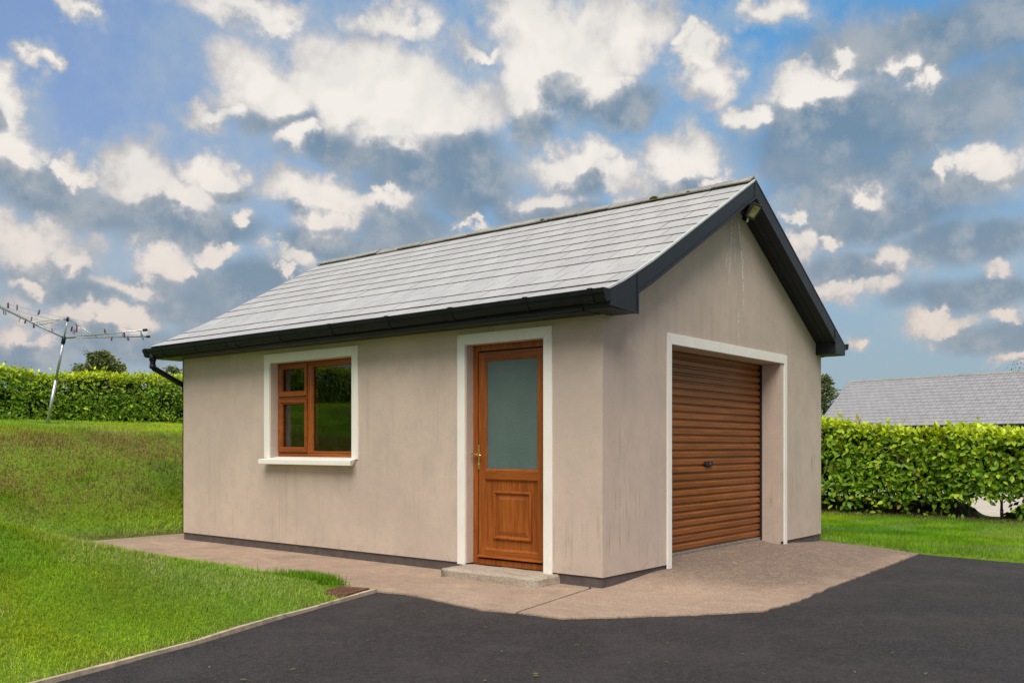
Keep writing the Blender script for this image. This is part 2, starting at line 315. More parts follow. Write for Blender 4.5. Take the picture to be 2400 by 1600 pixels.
# ------------------------------------------------------------------ mesh helpers
def tag(o, label=None, cat=None, group=None, kind=None):
    for k, v in (('label', label), ('category', cat), ('group', group), ('kind', kind)):
        if v: o[k] = v
    return o
def link(o, parent=None):
    COL.objects.link(o)
    if parent is not None: o.parent = parent
    return o
def empty(name, loc=(0,0,0), **kw):
    o = bpy.data.objects.new(name, None); o.location = loc; o.empty_display_size = .2; COL.objects.link(o)
    return tag(o, **kw)
class MB:
    def __init__(s): s.v = []; s.f = []
    def add(s, v, f):
        k = len(s.v); s.v += [tuple(map(float, q)) for q in v]; s.f += [tuple(k+i for i in q) for q in f]; return s
    def box(s, x0, x1, y0, y1, z0, z1):
        return s.add([(x0,y0,z0),(x1,y0,z0),(x1,y1,z0),(x0,y1,z0),(x0,y0,z1),(x1,y0,z1),(x1,y1,z1),(x0,y1,z1)],
                     [(0,3,2,1),(4,5,6,7),(0,1,5,4),(1,2,6,5),(2,3,7,6),(3,0,4,7)])
    def extrude(s, prof, fa, fb, closed=True):      # prof: 2-D points, fa / fb map a point to 3-D at both ends
        n = len(prof); a = [fa(*q) for q in prof]; b = [fb(*q) for q in prof]
        f = [(i, (i+1) % n, n+(i+1) % n, n+i) for i in range(n if closed else n-1)]
        if closed: f += [tuple(range(n))[::-1], tuple(range(n, 2*n))]
        return s.add(a+b, f)
    def tube(s, pts, r, n=10, caps=True):
        pts = [Vector(q) for q in pts]; rr = r if hasattr(r, '__len__') else [r]*len(pts); V = []; F = []
        t0 = (pts[1]-pts[0]).normalized(); up = Vector((0,0,1)) if abs(t0.z) < .9 else Vector((1,0,0)); a = t0.cross(up).normalized()
        for i, q in enumerate(pts):
            t = ((pts[min(i+1, len(pts)-1)]-q).normalized()+(q-pts[max(i-1, 0)]).normalized()).normalized()
            a = (a-t*a.dot(t)).normalized(); b = t.cross(a)
            V += [q+(a*math.cos(2*math.pi*k/n)+b*math.sin(2*math.pi*k/n))*rr[i] for k in range(n)]
        for i in range(len(pts)-1):
            F += [(i*n+k, i*n+(k+1) % n, (i+1)*n+(k+1) % n, (i+1)*n+k) for k in range(n)]
        if caps: F += [tuple(range(n))[::-1], tuple(range((len(pts)-1)*n, len(pts)*n))]
        return s.add(V, F)
    def frame(s, mp, u0, u1, v0, v1, prof, cap=False):  # mitred moulding: prof = [(inset, depth), ...]
        V = []; F = []
        for t, d in prof:
            V += [mp(u0+t, v0+t, d), mp(u1-t, v0+t, d), mp(u1-t, v1-t, d), mp(u0+t, v1-t, d)]
        m = len(prof)
        for i in range(m-1):
            F += [(4*i+k, 4*i+(k+1) % 4, 4*i+4+(k+1) % 4, 4*i+4+k) for k in range(4)]
        if cap: F.append((4*m-4, 4*m-3, 4*m-2, 4*m-1))
        return s.add(V, F)
    def build(s, name, mat, parent=None, bevel=0, smooth=False, **kw):
        me = bpy.data.meshes.new(name); me.from_pydata(s.v, [], s.f); me.materials.append(mat)
        bm = bmesh.new(); bm.from_mesh(me); bmesh.ops.recalc_face_normals(bm, faces=bm.faces); bm.to_mesh(me); bm.free()
        if smooth:
            me.shade_smooth()
        o = link(bpy.data.objects.new(name, me), parent)
        if bevel:
            b = o.modifiers.new('Bevel', 'BEVEL'); b.width = bevel; b.segments = 2; b.limit_method = 'ANGLE'; b.angle_limit = R(40)
        if smooth or bevel:
            try:
                me.shade_smooth(); e = o.modifiers.new('WN', 'WEIGHTED_NORMAL') if bevel else None
            except Exception: pass
        return tag(o, **kw)
def fast(name, V, F, mat, cols=None, parent=None, smooth=False, **kw):
    V = np.asarray(V, np.float32); F = np.asarray(F, np.int32); me = bpy.data.meshes.new(name); n = F.shape[1]
    me.vertices.add(len(V)); me.vertices.foreach_set('co', V.ravel())
    me.loops.add(F.size); me.loops.foreach_set('vertex_index', F.ravel())
    me.polygons.add(len(F)); me.polygons.foreach_set('loop_start', np.arange(0, F.size, n, dtype=np.int32))
    if smooth: me.polygons.foreach_set('use_smooth', np.ones(len(F), bool))
    me.update(calc_edges=True); me.materials.append(mat)
    if cols is not None:
        c = np.ones((len(V), 4), np.float32); c[:, :3] = cols
        me.color_attributes.new('Col', 'FLOAT_COLOR', 'POINT').data.foreach_set('color', c.ravel())
    return tag(link(bpy.data.objects.new(name, me), parent), **kw)
def vn(x, y, seed=0):                                    # smooth value noise 0..1
    x = np.asarray(x, float); y = np.asarray(y, float); xi = np.floor(x); yi = np.floor(y); fx = x-xi; fy = y-yi
    h = lambda a, b: np.modf(np.abs(np.sin(a*127.1+b*311.7+seed*74.7)*43758.5453))[0]
    fx = fx*fx*(3-2*fx); fy = fy*fy*(3-2*fy)
    return (h(xi, yi)*(1-fx)+h(xi+1, yi)*fx)*(1-fy)+(h(xi, yi+1)*(1-fx)+h(xi+1, yi+1)*fx)*fy
def fbm(x, y, seed=0, o=4): return sum(vn(np.asarray(x)*2**i, np.asarray(y)*2**i, seed+i)*.5**i for i in range(o))/sum(.5**i for i in range(o))
def sst(a, b, x): t = np.clip((x-a)/(b-a), 0, 1); return t*t*(3-2*t)
def cdt(poly, step, zf, jitter=0):                       # triangulated sheet over a polygon
    P = np.array(poly); lo = P.min(0); hi = P.max(0)
    pts = [Vector(q) for q in poly]; n = len(pts)
    def inside(x, y):
        c = False
        for i in range(n):
            a, b = poly[i], poly[i-1]
            if (a[1] > y) != (b[1] > y) and x < (b[0]-a[0])*(y-a[1])/(b[1]-a[1])+a[0]: c = not c
        return c
    for x in np.arange(lo[0]+step/2, hi[0], step):
        for y in np.arange(lo[1]+step/2, hi[1], step):
            if inside(x, y): pts.append(Vector((x, y)))
    r = delaunay_2d_cdt(pts, [], [tuple(range(n))], 1, 1e-5)
    return [(q.x, q.y, float(zf(q.x, q.y))) for q in r[0]], [tuple(f) for f in r[2]]
def subdiv(line, step, jit=0, seed=3):
    r = random.Random(seed); out = []
    for a, b in zip(line[:-1], line[1:]):
        k = max(1, int(math.dist(a, b)/step))
        for i in range(k):
            t = i/k; out.append((a[0]+(b[0]-a[0])*t+r.uniform(-jit, jit)*(i > 0), a[1]+(b[1]-a[1])*t+r.uniform(-jit, jit)*(i > 0)))
    return out+[line[-1]]

# ------------------------------------------------------------------ terrain
KA = np.array([-1.36, 1.43]); KB = np.array([-4.51, .53]); kd = (KB-KA)/np.linalg.norm(KB-KA); kn = np.array([kd[1], -kd[0]])
if kn[1] < 0: kn = -kn
EDGE_R = [(5.24, .05), (4.53, -1.41), (4.385, -2.5), (4.3, -5), (4.1, -9), (3.6, -40)]
def edge_x(y): return np.interp(-np.asarray(y, float), [-.05, 1.41, 2.5, 5, 9, 40], [5.24, 4.53, 4.385, 4.3, 4.1, 3.6])
def lawn_left(x, y):
    dk = (x-KA[0])*kn[0]+(y-KA[1])*kn[1]; dp = -1.3-x; db = y-7.42
    return dk, dp, db
def height(x, y):
    x = np.asarray(x, float); y = np.asarray(y, float); dk, dp, db = lawn_left(x, y)
    dq = np.clip(dp, 0, 60); M = 1.45*(1-np.exp(-(.13*dq+.080*dq*dq)/1.45)); B = 1.45*sst(-.9, 2.9, db)*(db > 0)-.18*sst(-.9, 2.9, 0)*0
    B = np.where(db > 0, 1.45*(1-(1-np.clip(db/3.0, 0, 1))**1.7), 0)
    d = M-B; k = .25; z = np.maximum(M, B)+k*.25*np.exp(-np.abs(d)/k)*np.where((dp > .2) & (db > .2), 1, 0)
    z = z+np.clip(db-2.6, 0, 7)*.05+np.clip(-x+1, 0, 12)*.055*sst(1, 7, np.maximum(db, dp-2))
    z = np.minimum(z, -.045+.36*np.clip(dk, 0, 99))
    z = z+.75*sst(17.2, 18.6, y)*sst(40, 25, y)
    inl = (dk > 0) & ((dp > 0) | (db > 0))
    z = np.where((np.abs(x+1.54) < .26) & (np.abs(y-1.6) < .22), -.03, z)
    z = z+.035*(fbm(x*1.1, y*1.1, 5)-.5)*np.clip(z*4, 0, 1)
    zl = np.where(inl, z+.012, -.07)
    dr = x-edge_x(y); zr = .018-.022*np.clip(dr, 0, 7)
    zr = np.where(x > 13.2, -.15-np.clip((x-13.2)*.3, 0, .42), zr)
    zr = zr+np.where((x > 11.5) & (x < 14) & (y > -30) & (y < 14), .34*np.exp(-((x-12.6)/.42)**2)*(1-np.clip(np.exp(-((y+.55)/.36)**2)*1.2+np.exp(-((y+1.95)/.3)**2)*.8, 0, 1)), 0)
    right = (dr > 0) & (x > 4.0) & ~((db > 0) & (x < 5.25))
    wgt = sst(-2.6, 2., db)*sst(13, 5.3, x)
    zr2 = np.where(db > -2.6, zr*(1-wgt)+np.maximum(np.where(db > 0, z, 0), zr)*wgt, zr)
    out = np.where(right & (y < 7.42), zr, zl)
    out = np.where((x > 5.25) & (db > 0), z*sst(34, 12, x)+zr*(1-sst(34, 12, x)), out)
    out = np.where((x > 5.25) & (y <= 7.42), zr, out)
    far = sst(60, 400, np.hypot(x, y))
    return out*(1-far)-.6*far
def terrain():
    def axis(lo, hi, a, b, s):
        near = np.arange(a, b+1e-6, s); g = [b]; 
        while g[-1] < hi: g.append(g[-1]+max(s, (g[-1]-b)*.22+s))
        h = [a]
        while h[-1] > lo: h.append(h[-1]-max(s, (a-h[-1])*.22+s))
        return np.array(sorted(set(np.round(np.concatenate([near, g, h]), 4))))
    ax = axis(-1500, 1500, -9, 14, .14); ay = axis(-1500, 1500, -6, 18, .14)
    gx, gy = np.meshgrid(ax, ay, indexing='ij'); z = height(gx, gy)
    V = np.stack([gx, gy, z], -1).reshape(-1, 3); n, m = gx.shape
    i = np.arange((n-1)*(m)).reshape(n-1, m)[:, :-1].ravel(); F = np.stack([i, i+m, i+m+1, i+1], 1)
    x = V[:, 0]; y = V[:, 1]
    c = np.tile([.16, .27, .02], (len(V), 1))
    c *= (.7+.6*fbm(x*2.5, y*2.5, 9))[:, None]
    hb = (np.exp(-((x-12.0)/.75)**2)*(y < 12)*(y > -30) + np.exp(-((y-16.45)/.55)**2)*(x < 14)*(x > -30))
    hb = np.clip(hb*1.3*(.6+.8*fbm(x*3, y*3, 2)), 0, 1)[:, None]
    c = c*(1-hb)+np.array([.085, .055, .035])*hb
    dk, dp, db = lawn_left(x, y); u = np.where(db > 0, np.where(dp > 0, 9, db), dp); e = np.minimum(np.abs(dk), np.abs(np.where(dp > 0, np.where(db > 0, 9, dp), db)))
    eb = (np.clip(1-e/.16, 0, 1)*.8)[:, None]; c = c*(1-eb)+np.array([.13, .09, .055])*eb
    return fast('ground', V, F, M_TURF, c, smooth=True, kind='structure')
terrain()

# driveway
def cfn(x, y): return -.012+.006*(float(fbm(x*.8, y*.8, 3))-.5)
kfar = KA+kd*34
drive = [(5.15, .3)]+subdiv(EDGE_R[1:], .25, .018)+[(-28, -40), tuple(kfar)]+[tuple(KB+kd*3), tuple(KB), tuple(KA), (-.8, 1.55), (.25, .6), (.25, .3)]
v, f = cdt(drive, 1.1, cfn)
MB().add(v, f).build('road', M_ASPH, kind='structure')
# concrete apron and path
def apz(x, y):
    ramp = .055*sst(.0, 1.1, x)*sst(5.18, 4.05, x)
    z = ramp*sst(-1.5, -.02, y)
    if y > 0: z = z+.060*min(1, y/.26)*sst(1.1, 1.3, x)*sst(4.0, 3.8, x)
    return z+.004*(float(fbm(x*3, y*3, 8))-.5)
outer = subdiv([(-1.336,-.127),(-1.313,-.513),(-1.066,-.764),(-.62,-1.16),(-.132,-1.524),(.448,-1.563),(1.27,-1.509),(4.5,-1.40)], .07, .012)
apron = [(-.045,.085)]+outer+[(5.22,.04),(5.22,.2),(3.9,.2),(3.9,.34),(1.17,.34),(1.17,.2),(.1,.2)]
def slab(name, poly, zf, step):
    v, f = cdt(poly, step, zf); k = len(poly)
    # skirt round the rim so that the slab has an edge
    mb = MB().add(v, f); rim = [(p[0], p[1], zf(*p)) for p in poly]; low = [(p[0], p[1], -.05) for p in poly]
    mb.add(rim+low, [(i, (i+1) % k, k+(i+1) % k, k+i) for i in range(k)])
    return mb.build(name, M_CONC, kind='structure')
slab('pavement', apron, apz, .13)
pz = lambda x, y: .004*(float(fbm(x*3, y*3, 8))-.5)
path1 = [(.1,.22),(-.055,.105)]+subdiv([(-1.342,-.108),(-1.425,.186),(-1.321,.746),(-1.262,1.159),(-1.32,1.42),(-1.42,1.78)], .07, .012)+[(-1.42,4.395),(.1,4.395)]
slab('path', path1, pz, .2)
path2 = [(.1,4.405),(-1.42,4.405),(-1.42,7.50)]+subdiv([(-1.42,7.50),(3.,7.44)], .2, .02)+[(3.,6.5),(.1,6.5)]
slab('path', path2, pz, .2)
tag(slab('garage_floor', [(.2,.36),(5.0,.36),(5.0,6.5),(.2,6.5)], lambda x, y: .11, 1.5), kind='structure')
# timber edging between lawn and asphalt
kb = MB(); line = subdiv([tuple(KA+np.array([.03, .012])), tuple(KA+kd*1.3+kn*.01), tuple(KA+kd*2.2-kn*.035), tuple(KA+kd*2.6-kn*.01), tuple(KB), tuple(KB+kd*4), tuple(KB+kd*12)], .22, .006)
prev = None
for i, p in enumerate(line):
    w = .010+.004*math.sin(i*1.7); h = .015+.004*math.sin(i*.9+1)
    q = [(p[0]-kn[0]*w, p[1]-kn[1]*w, -.05), (p[0]-kn[0]*w, p[1]-kn[1]*w, h), (p[0]+kn[0]*w, p[1]+kn[1]*w, h+.004), (p[0]+kn[0]*w, p[1]+kn[1]*w, -.05)]
    if prev: kb.add(prev+q, [(0,1,5,4),(1,2,6,5),(2,3,7,6)])
    prev = q
kb.build('kerb', M_KERB, kind='structure')

# ------------------------------------------------------------------ the garage
GW, GL = 5.18, 6.67
RX, RZ = GW/2, 4.105                    # ridge line of the slate surface
PROF = [(RX, RZ), (.43, 2.902), (-.05, 2.662), (-.305, 2.556)]
V0, V1 = -.23, 6.97                     # verges
S = lambda u, v, d: (d, u, v)           # long side wall: u = y, v = z, d = depth inwards
Gm = lambda u, v, d: (u, d, v)          # gable wall: u = x
garage = empty('garage', (0,0,0), label='beige rendered garage with pale slate roof, brown side door and roller shutter', cat='garage')
def wallgrid(mb, mp, uc, vc, holes, t):
    hole = lambda u, v: any(a < u < b and c < v < e for a, b, c, e in holes)
    for i in range(len(uc)-1):
        for j in range(len(vc)-1):
            if hole((uc[i]+uc[i+1])/2, (vc[j]+vc[j+1])/2): continue
            for d in (0, t): mb.add([mp(uc[i], vc[j], d), mp(uc[i+1], vc[j], d), mp(uc[i+1], vc[j+1], d), mp(uc[i], vc[j+1], d)], [(0,1,2,3)])
    for a, b, c, e in holes:
        q = [(a,c),(b,c),(b,e),(a,e)]
        for k in range(4 if c > .5 else 4):
            if k == 0 and c < .5: continue
            p0, p1 = q[k], q[(k+1) % 4]
            mb.add([mp(*p0, 0), mp(*p1, 0), mp(*p1, t), mp(*p0, t)], [(0,1,2,3)])
DH = (.641, 1.592, .05, 2.232); WH = (3.268, 4.742, 1.05, 2.234); GH = (1.203, 3.865, .0, 2.232)
mb = MB(); wallgrid(mb, S, [0, DH[0], DH[1], WH[0], WH[1], GL], [.095, 1.05, 2.232, 2.45], [DH[:2]+(.095, 2.232), WH[:2]+(1.05, 2.232)], .30)
mb.build('wall', M_WALL, garage)
mb = MB(); wallgrid(mb, Gm, [0, GH[0], GH[1], GW], [.095, 2.232, 2.45], [GH[:2]+(.095, 2.232)], .30)
zt = lambda x: RZ-.5615*abs(x-RX)-.13
for d in (0, .3): mb.add([Gm(0, 2.45, d), Gm(GW, 2.45, d), Gm(GW, zt(GW), d), Gm(RX, zt(RX), d), Gm(0, zt(0), d)], [(0,1,2,3,4)])
for a in GH[:2]: mb.add([Gm(a, .0, 0), Gm(a, .0, .3), Gm(a, .095, .3), Gm(a, .095, 0)], [(0,1,2,3)])
mb.build('gable_wall', M_WALL, garage)
mb = MB(); mb.box(.3, GW, GL-.3, GL, .095, 2.45); mb.add([(0,GL,2.45),(GW,GL,2.45),(GW,GL,zt(GW)),(RX,GL,zt(RX)),(0,GL,zt(0))], [(0,1,2,3,4)]); mb.box(0, .3, GL-.02, GL, .095, 2.45)
mb.build('rear_wall', M_WALL, garage)
MB().box(GW-.3, GW, .3, GL-.3, .095, 2.6).build('wall', M_WALL, garage)
mb = MB(); i_ = .014
mb.box(i_, .25, i_, DH[0]-.04, -.05, .1); mb.box(i_, .25, DH[1]+.04, GL-i_, -.05, .1); mb.box(.25, GH[0]-.04, i_, .25, -.05, .1); mb.box(GH[1]+.04, GW-i_, i_, .25, -.05, .1)
mb.box(.25, GW-i_, GL-.25, GL-i_, -.05, .1); mb.box(GW-.25, GW-i_, .25, GL-.25, -.05, .1); mb.box(.2, .25, DH[0]-.04, DH[1]+.04, -.05, .1)
mb.build('plinth', M_PLINTH, garage)
# plaster bands round the openings, each leg a piece of its own
def band(mp, a, b, c, top, w, wt, base):
    MB().extrude([(0, base), (w, base), (w, top-wt), (0, top)], lambda u, v: mp(a+u, v, -.014), lambda u, v: mp(a+u, v, .004)).build('door_surround', M_TRIM, garage, bevel=.003)
    MB().extrude([(0, base), (-w, base), (-w, top-wt), (0, top)], lambda u, v: mp(b+u, v, -.014), lambda u, v: mp(b+u, v, .004)).build('door_surround', M_TRIM, garage, bevel=.003)
    MB().extrude([(a+.0015, top), (b-.0015, top), (b-w-.0005, top-wt+.001), (a+w+.0005, top-wt+.001)], lambda u, v: mp(u, v, -.0145), lambda u, v: mp(u, v, .004)).build('door_surround', M_TRIM, garage, bevel=.003)
band(S, .5418, 1.7062, 0, 2.338, .098, .105, .079)
band(S, 3.175, 4.862, 0, 2.340, .102, .106, 1.096)
band(Gm, 1.120, 4.031, 0, 2.338, .082, .105, .054)
# ---- window
win = empty('window', (.13, 4.0, 1.09)); win.parent = garage; win['label'] = 'brown framed window with two small panes beside one large pane'
def wpart(mb, name, mat, bevel=0):
    o = mb.build(name, mat, None, bevel); o.parent = win; o.matrix_parent_inverse = Matrix.Translation((-.13, -4.0, -1.09)); return o
FR = [(0,.22),(0,.112),(.006,.106),(.042,.106),(.052,.122),(.052,.2)]
wpart(MB().frame(S, 3.268, 4.742, 1.112, 2.234, FR), 'frame', M_DOORH)
def member(u0, u1, v0, v1, d0=.108, d1=.2): 
    return MB().box(d0, d1, u0, u1, v0, v1)
wpart(member(4.118, 4.188, 1.16, 2.186, .1075), 'mullion', M_DOORV, .006)
wpart(member(4.188, 4.692, 1.800, 1.832, .110), 'transom', M_DOORH, .004)
SASH = [(0,.2),(0,.099),(.005,.094),(.038,.094),(.062,.118),(.062,.2)]
wpart(MB().frame(S, 4.192, 4.735, 1.832, 2.222, SASH), 'sash', M_DOORH)
wpart(MB().frame(S, 4.192, 4.735, 1.170, 1.800, SASH), 'sash', M_DOORH)
BEAD = [(0,.2),(0,.112),(.018,.127),(.018,.2)]
wpart(MB().frame(S, 3.320, 4.118, 1.164, 2.182, BEAD), 'glazing_bead', M_DOORH)
for a, b, c, e in ((3.33, 4.108, 1.17, 2.176), (4.25, 4.68, 1.885, 2.165), (4.25, 4.68, 1.225, 1.745)):
    wpart(MB().box(.140, .146, a, b, c, e), 'pane', M_GLASS)
for a, b, c, e in ((3.337, 4.101, 1.181, 2.165), (4.253, 4.674, 1.893, 2.161), (4.253, 4.674, 1.231, 1.739)):
    wpart(MB().frame(S, a, b, c, e, [(0,.139),(.006,.137),(.006,.150)]), 'seal', M_BLACK)
mb = MB(); prof = [(-.115,1.030),(-.105,1.028),(-.095,1.036),(-.085,1.028),(-.0,1.028),(.2,1.028),(.2,1.118),(.10,1.114),(-.115,1.084)]
mb.extrude(prof, lambda x, z: (x, 3.180 if x < 0 else 3.269, z), lambda x, z: (x, 4.835 if x < 0 else 4.741, z))
wpart(mb, 'sill', M_TRIM, .003)
MB().box(.30, .33, 3.2, 4.8, 1.05, 1.09).build('inner_sill', M_TRIM, garage)
# ---- side door
door = empty('door', (.12, 1.1, .08)); door.parent = garage; door['label'] = 'brown woodgrain door with frosted upper pane and raised lower panel'
def dpart(mb, name, mat, bevel=0):
    o = mb.build(name, mat, None, bevel); o.parent = door; o.matrix_parent_inverse = Matrix.Translation((-.12, -1.1, -.08)); return o
dpart(MB().frame(S, .6405, 1.5925, .082, 2.233, [(0,.2),(0,.100),(.005,.095),(.052,.095),(.058,.100),(.058,.2)]), 'frame', M_DOORV)
dpart(MB().frame(S, .698, 1.535, .150, 2.176, [(0,.19),(0,.128),(.016,.128),(.016,.19)]), 'seal', M_BLACK)
LF = (.714, 1.520, .172, 2.160)
st = .074
for a, b in ((LF[0], LF[0]+st), (LF[1]-st, LF[1])):
    dpart(MB().box(.098, .17, a, b, LF[2], LF[3]), 'stile', M_DOORV, .004)
ia, ib = LF[0]+st, LF[1]-st
dpart(MB().box(.0985, .17, ia, ib, 2.090, LF[3]), 'rail', M_DOORH, .003)
dpart(MB().box(.0985, .17, ia, ib, .920, 1.005), 'rail', M_DOORH, .003)
dpart(MB().box(.0985, .17, ia, ib, LF[2], .232), 'rail', M_DOORH, .003)
BD = [(0,.17),(0,.1),(.018,.118),(.018,.17)]
dpart(MB().frame(S, ia, ib, 1.005, 2.090, BD), 'glazing_bead', M_DOORV)
dpart(MB().frame(S, ia, ib, .232, .920, BD), 'glazing_bead', M_DOORV)
dpart(MB().box(.124, .150, ia+.012, ib-.012, 1.017, 2.078), 'pane', M_FROST)
dpart(MB().box(.120, .150, ia+.012, ib-.012, .244, .908), 'panel', M_DOORV)
dpart(MB().frame(S, .868, 1.335, .340, .808, [(0,.122),(0,.104),(.008,.097),(.018,.097),(.026,.106),(.030,.116),(.036,.1185),(.04,.1185),(.080,.108),(.083,.108)], cap=True), 'raised_panel', M_DOORV)
dpart(MB().extrude([(.099,.178),(.072,.166),(.070,.158),(.099,.156)], lambda x, z: (x, LF[0]+.004, z), lambda x, z: (x, LF[1]+.002, z)), 'weather_bar', M_DOORH, .002)
h = dpart(MB().box(.090, .0985, 1.500, 1.527, 1.010, 1.252), 'handle', M_BRASS, .006)
def hsub(mb, name, mat):
    o = mb.build(name, mat, None, 0, True); o.parent = h; return o
hsub(MB().tube([(.092,1.514,1.160),(.055,1.514,1.160)], .010), 'spindle', M_BRASS)
hsub(MB().tube([(.055,1.575,1.166),(.050,1.555,1.170),(.050,1.53,1.163),(.052,1.505,1.158),(.052,1.475,1.152),(.056,1.448,1.152)], [.006,.009,.009,.0085,.008,.006]), 'lever', M_BRASS)
hsub(MB().tube([(.0905,1.514,1.065),(.082,1.514,1.065)], .009), 'keyhole', M_ALU)
# ---- roller shutter
roll = empty('roller_door', (2.53, .27, .12)); roll.parent = garage
def rpart(o): o.parent = roll; return o
NS = 26; ph = (2.235-.135)/NS
pr = [(.0,.021),(.011,.004),(.015,.000),(.019,.0),(.055,.002),(.059,.005),(.064,.021),(ph,.021)]
pr = [(a, b) for a, b in pr]
me = None
for i in range(NS):
    if me is None:
        mb = MB(); q = [(ph-a, b) for a, b in pr]+[(ph-a, b+.004) for a, b in reversed(pr)]
        mb.extrude(q, lambda z, y: (-1.36, y, z), lambda z, y: (1.36, y, z)); o = mb.build('slat', M_ROLL, roll); me = o.data
    else: o = link(bpy.data.objects.new('slat', me), roll)
    o.location = (0, -.012, .015+i*ph)
MB().box(-1.34, 1.34, -.022, .012, -.012, .016).build('bottom_rail', M_ALU, roll, .004)
lk = MB().box(-.125, .035, -.036, -.008, .903, .955).build('lock', M_BLACK, roll, .006)
MB().tube([(-.030,-.040,.932),(-.030,-.030,.932)], .010, 12).build('key_barrel', M_ALU, lk)
for a, b in ((-1.355, -1.315), (1.315, 1.355)): MB().box(a, b, -.035, .02, -.01, 2.1).build('guide_rail', M_BLACK, roll)
MB().box(1.30, 3.77, .30, .45, 2.0, 2.4).build('shutter_box', M_BLACK, garage)

# ---- roof
roof_mb = MB()
off = lambda pts, d: [(x, z-d) for x, z in pts]
top = off(PROF, .028); bot = off(PROF, .075)
loop = top+bot[::-1]
roof_mb.extrude(loop, lambda x, z: (x, V0+.012, z), lambda x, z: (x, V1-.012, z))
ER = 5.385                                # right-hand eave
rt = [(RX+.002, RZ-.028), (ER, RZ-.5615*(ER-RX)-.028)]
roof_mb.extrude(rt+off(rt, .047)[::-1], lambda x, z: (x, V0+.012, z), lambda x, z: (x, V1-.012, z))
roof = roof_mb.build('roof', M_BLACK, garage)
# slates, course by course on the slope in view
seg = []; acc = 0
pts = PROF[::-1]
for (xa, za), (xb, zb) in zip(pts[:-1], pts[1:]):
    L = math.hypot(xb-xa, zb-za); seg.append((acc, acc+L, xa, za, (xb-xa)/L, (zb-za)/L)); acc += L
def on_slope(s):
    for a, b, xa, za, dx, dz in seg:
        if s <= b or b == acc: return (xa+dx*(s-a), za+dz*(s-a), dx, dz)
SW, GAUGE, TH = .300, .266, .0055
def slate_mesh(w, l):
    mb = MB(); g = .0028
    mb.box(g, w-g, 0, l, 0, TH); o = mb.build('slate', M_SLATE, roof); d = o.data; bpy.data.objects.remove(o); d.materials.append(M_SLEDGE)
    for p_ in d.polygons: p_.material_index = 0 if abs(p_.normal.z) > .5 else 1
    return d
full = slate_mesh(SW, GAUGE+.07); cache = {}
ncourse = 13
for c in range(ncourse):
    s0 = c*GAUGE-.012
    x, z, dx, dz = on_slope(max(0, s0+.06)); x = x-dx*.06 if s0+.06 > 0 else x; z = z-dz*.06 if s0+.06 > 0 else z
    l = min(GAUGE+.07, acc-s0-.02)
    if l < .05: continue
    y = V0 - (.15 if c % 2 else 0)
    while y < V1-.01:
        y0 = max(y, V0); y1 = min(y+SW, V1); w = y1-y0
        if w > .03:
            key = (round(w, 3), round(l, 3))
            if key not in cache: cache[key] = full if (abs(w-SW) < 1e-4 and abs(l-GAUGE-.07) < 1e-4) else slate_mesh(w, l)
            o = link(bpy.data.objects.new('slate', cache[key]), roof)
            e1 = Vector((0,-1,0)); e2 = Vector((dx, 0, dz)); tilt = TH*1.35/GAUGE+random.gauss(0, .0012)
            n = Vector((-dz, 0, dx)); e2t = (e2-n*tilt).normalized(); nt = e1.cross(e2t)
            if nt.z < 0: nt = -nt
            e1 = e2t.cross(nt)
            org = Vector((x, y1 if e1.y < 0 else y0, z))+n*(-.022+TH*1.35+.010+(.006 if c in (1, 2) else 0)+random.uniform(0, .0015))
            o.matrix_local = Matrix(((e1.x, e2t.x, nt.x, org.x), (e1.y, e2t.y, nt.y, org.y+random.gauss(0, .0008)), (e1.z, e2t.z, nt.z, org.z), (0,0,0,1)))
        y += SW
# the slope turned away: one sheet of stepped courses
mb = MB(); Lr = math.hypot(ER-RX, .5615*(ER-RX)); ux, uz = (ER-RX)/Lr, -.5615*(ER-RX)/Lr
for c in range(13):
    a, b = c*GAUGE*.955, min((c+1)*GAUGE*.955, Lr+.02)
    h0, h1 = .002, .013
    P = lambda s, h: (RX+ux*s-uz*h*0+.0, RZ+uz*s-.022+h)
    for j in range(24):
        y0 = V0+j*.3+.002; y1 = min(V0+(j+1)*.3-.002, V1)
        q = [P(a, h0), P(b, h1), P(b, h1-.008), P(a, h0-.008)]
        mb.extrude(q, lambda x, z: (x, y0, z), lambda x, z: (x, y1, z))
mb.build('slates', M_SLATE, roof, kind='stuff')
# ridge tiles
k = 16; rl = (V1-V0)/k; rme = None
for i in range(k):
    if rme is None:
        q = [(-.115,-.052),(-.018,.012),(.0,.018),(.018,.012),(.115,-.052),(.108,-.064),(.0,.004),(-.108,-.064)]
        o = MB().extrude(q, lambda x, z: (x, 0, z), lambda x, z: (x, rl-.006, z+.0)).build('ridge_tile', M_RIDGE, roof); rme = o.data
    else: o = link(bpy.data.objects.new('ridge_tile', rme), roof)
    o.location = (RX+random.gauss(0, .002), V0-.004+i*rl, RZ+.022+random.gauss(0, .003)); o.rotation_euler = (random.gauss(0, .006), random.gauss(0, .01), 0)
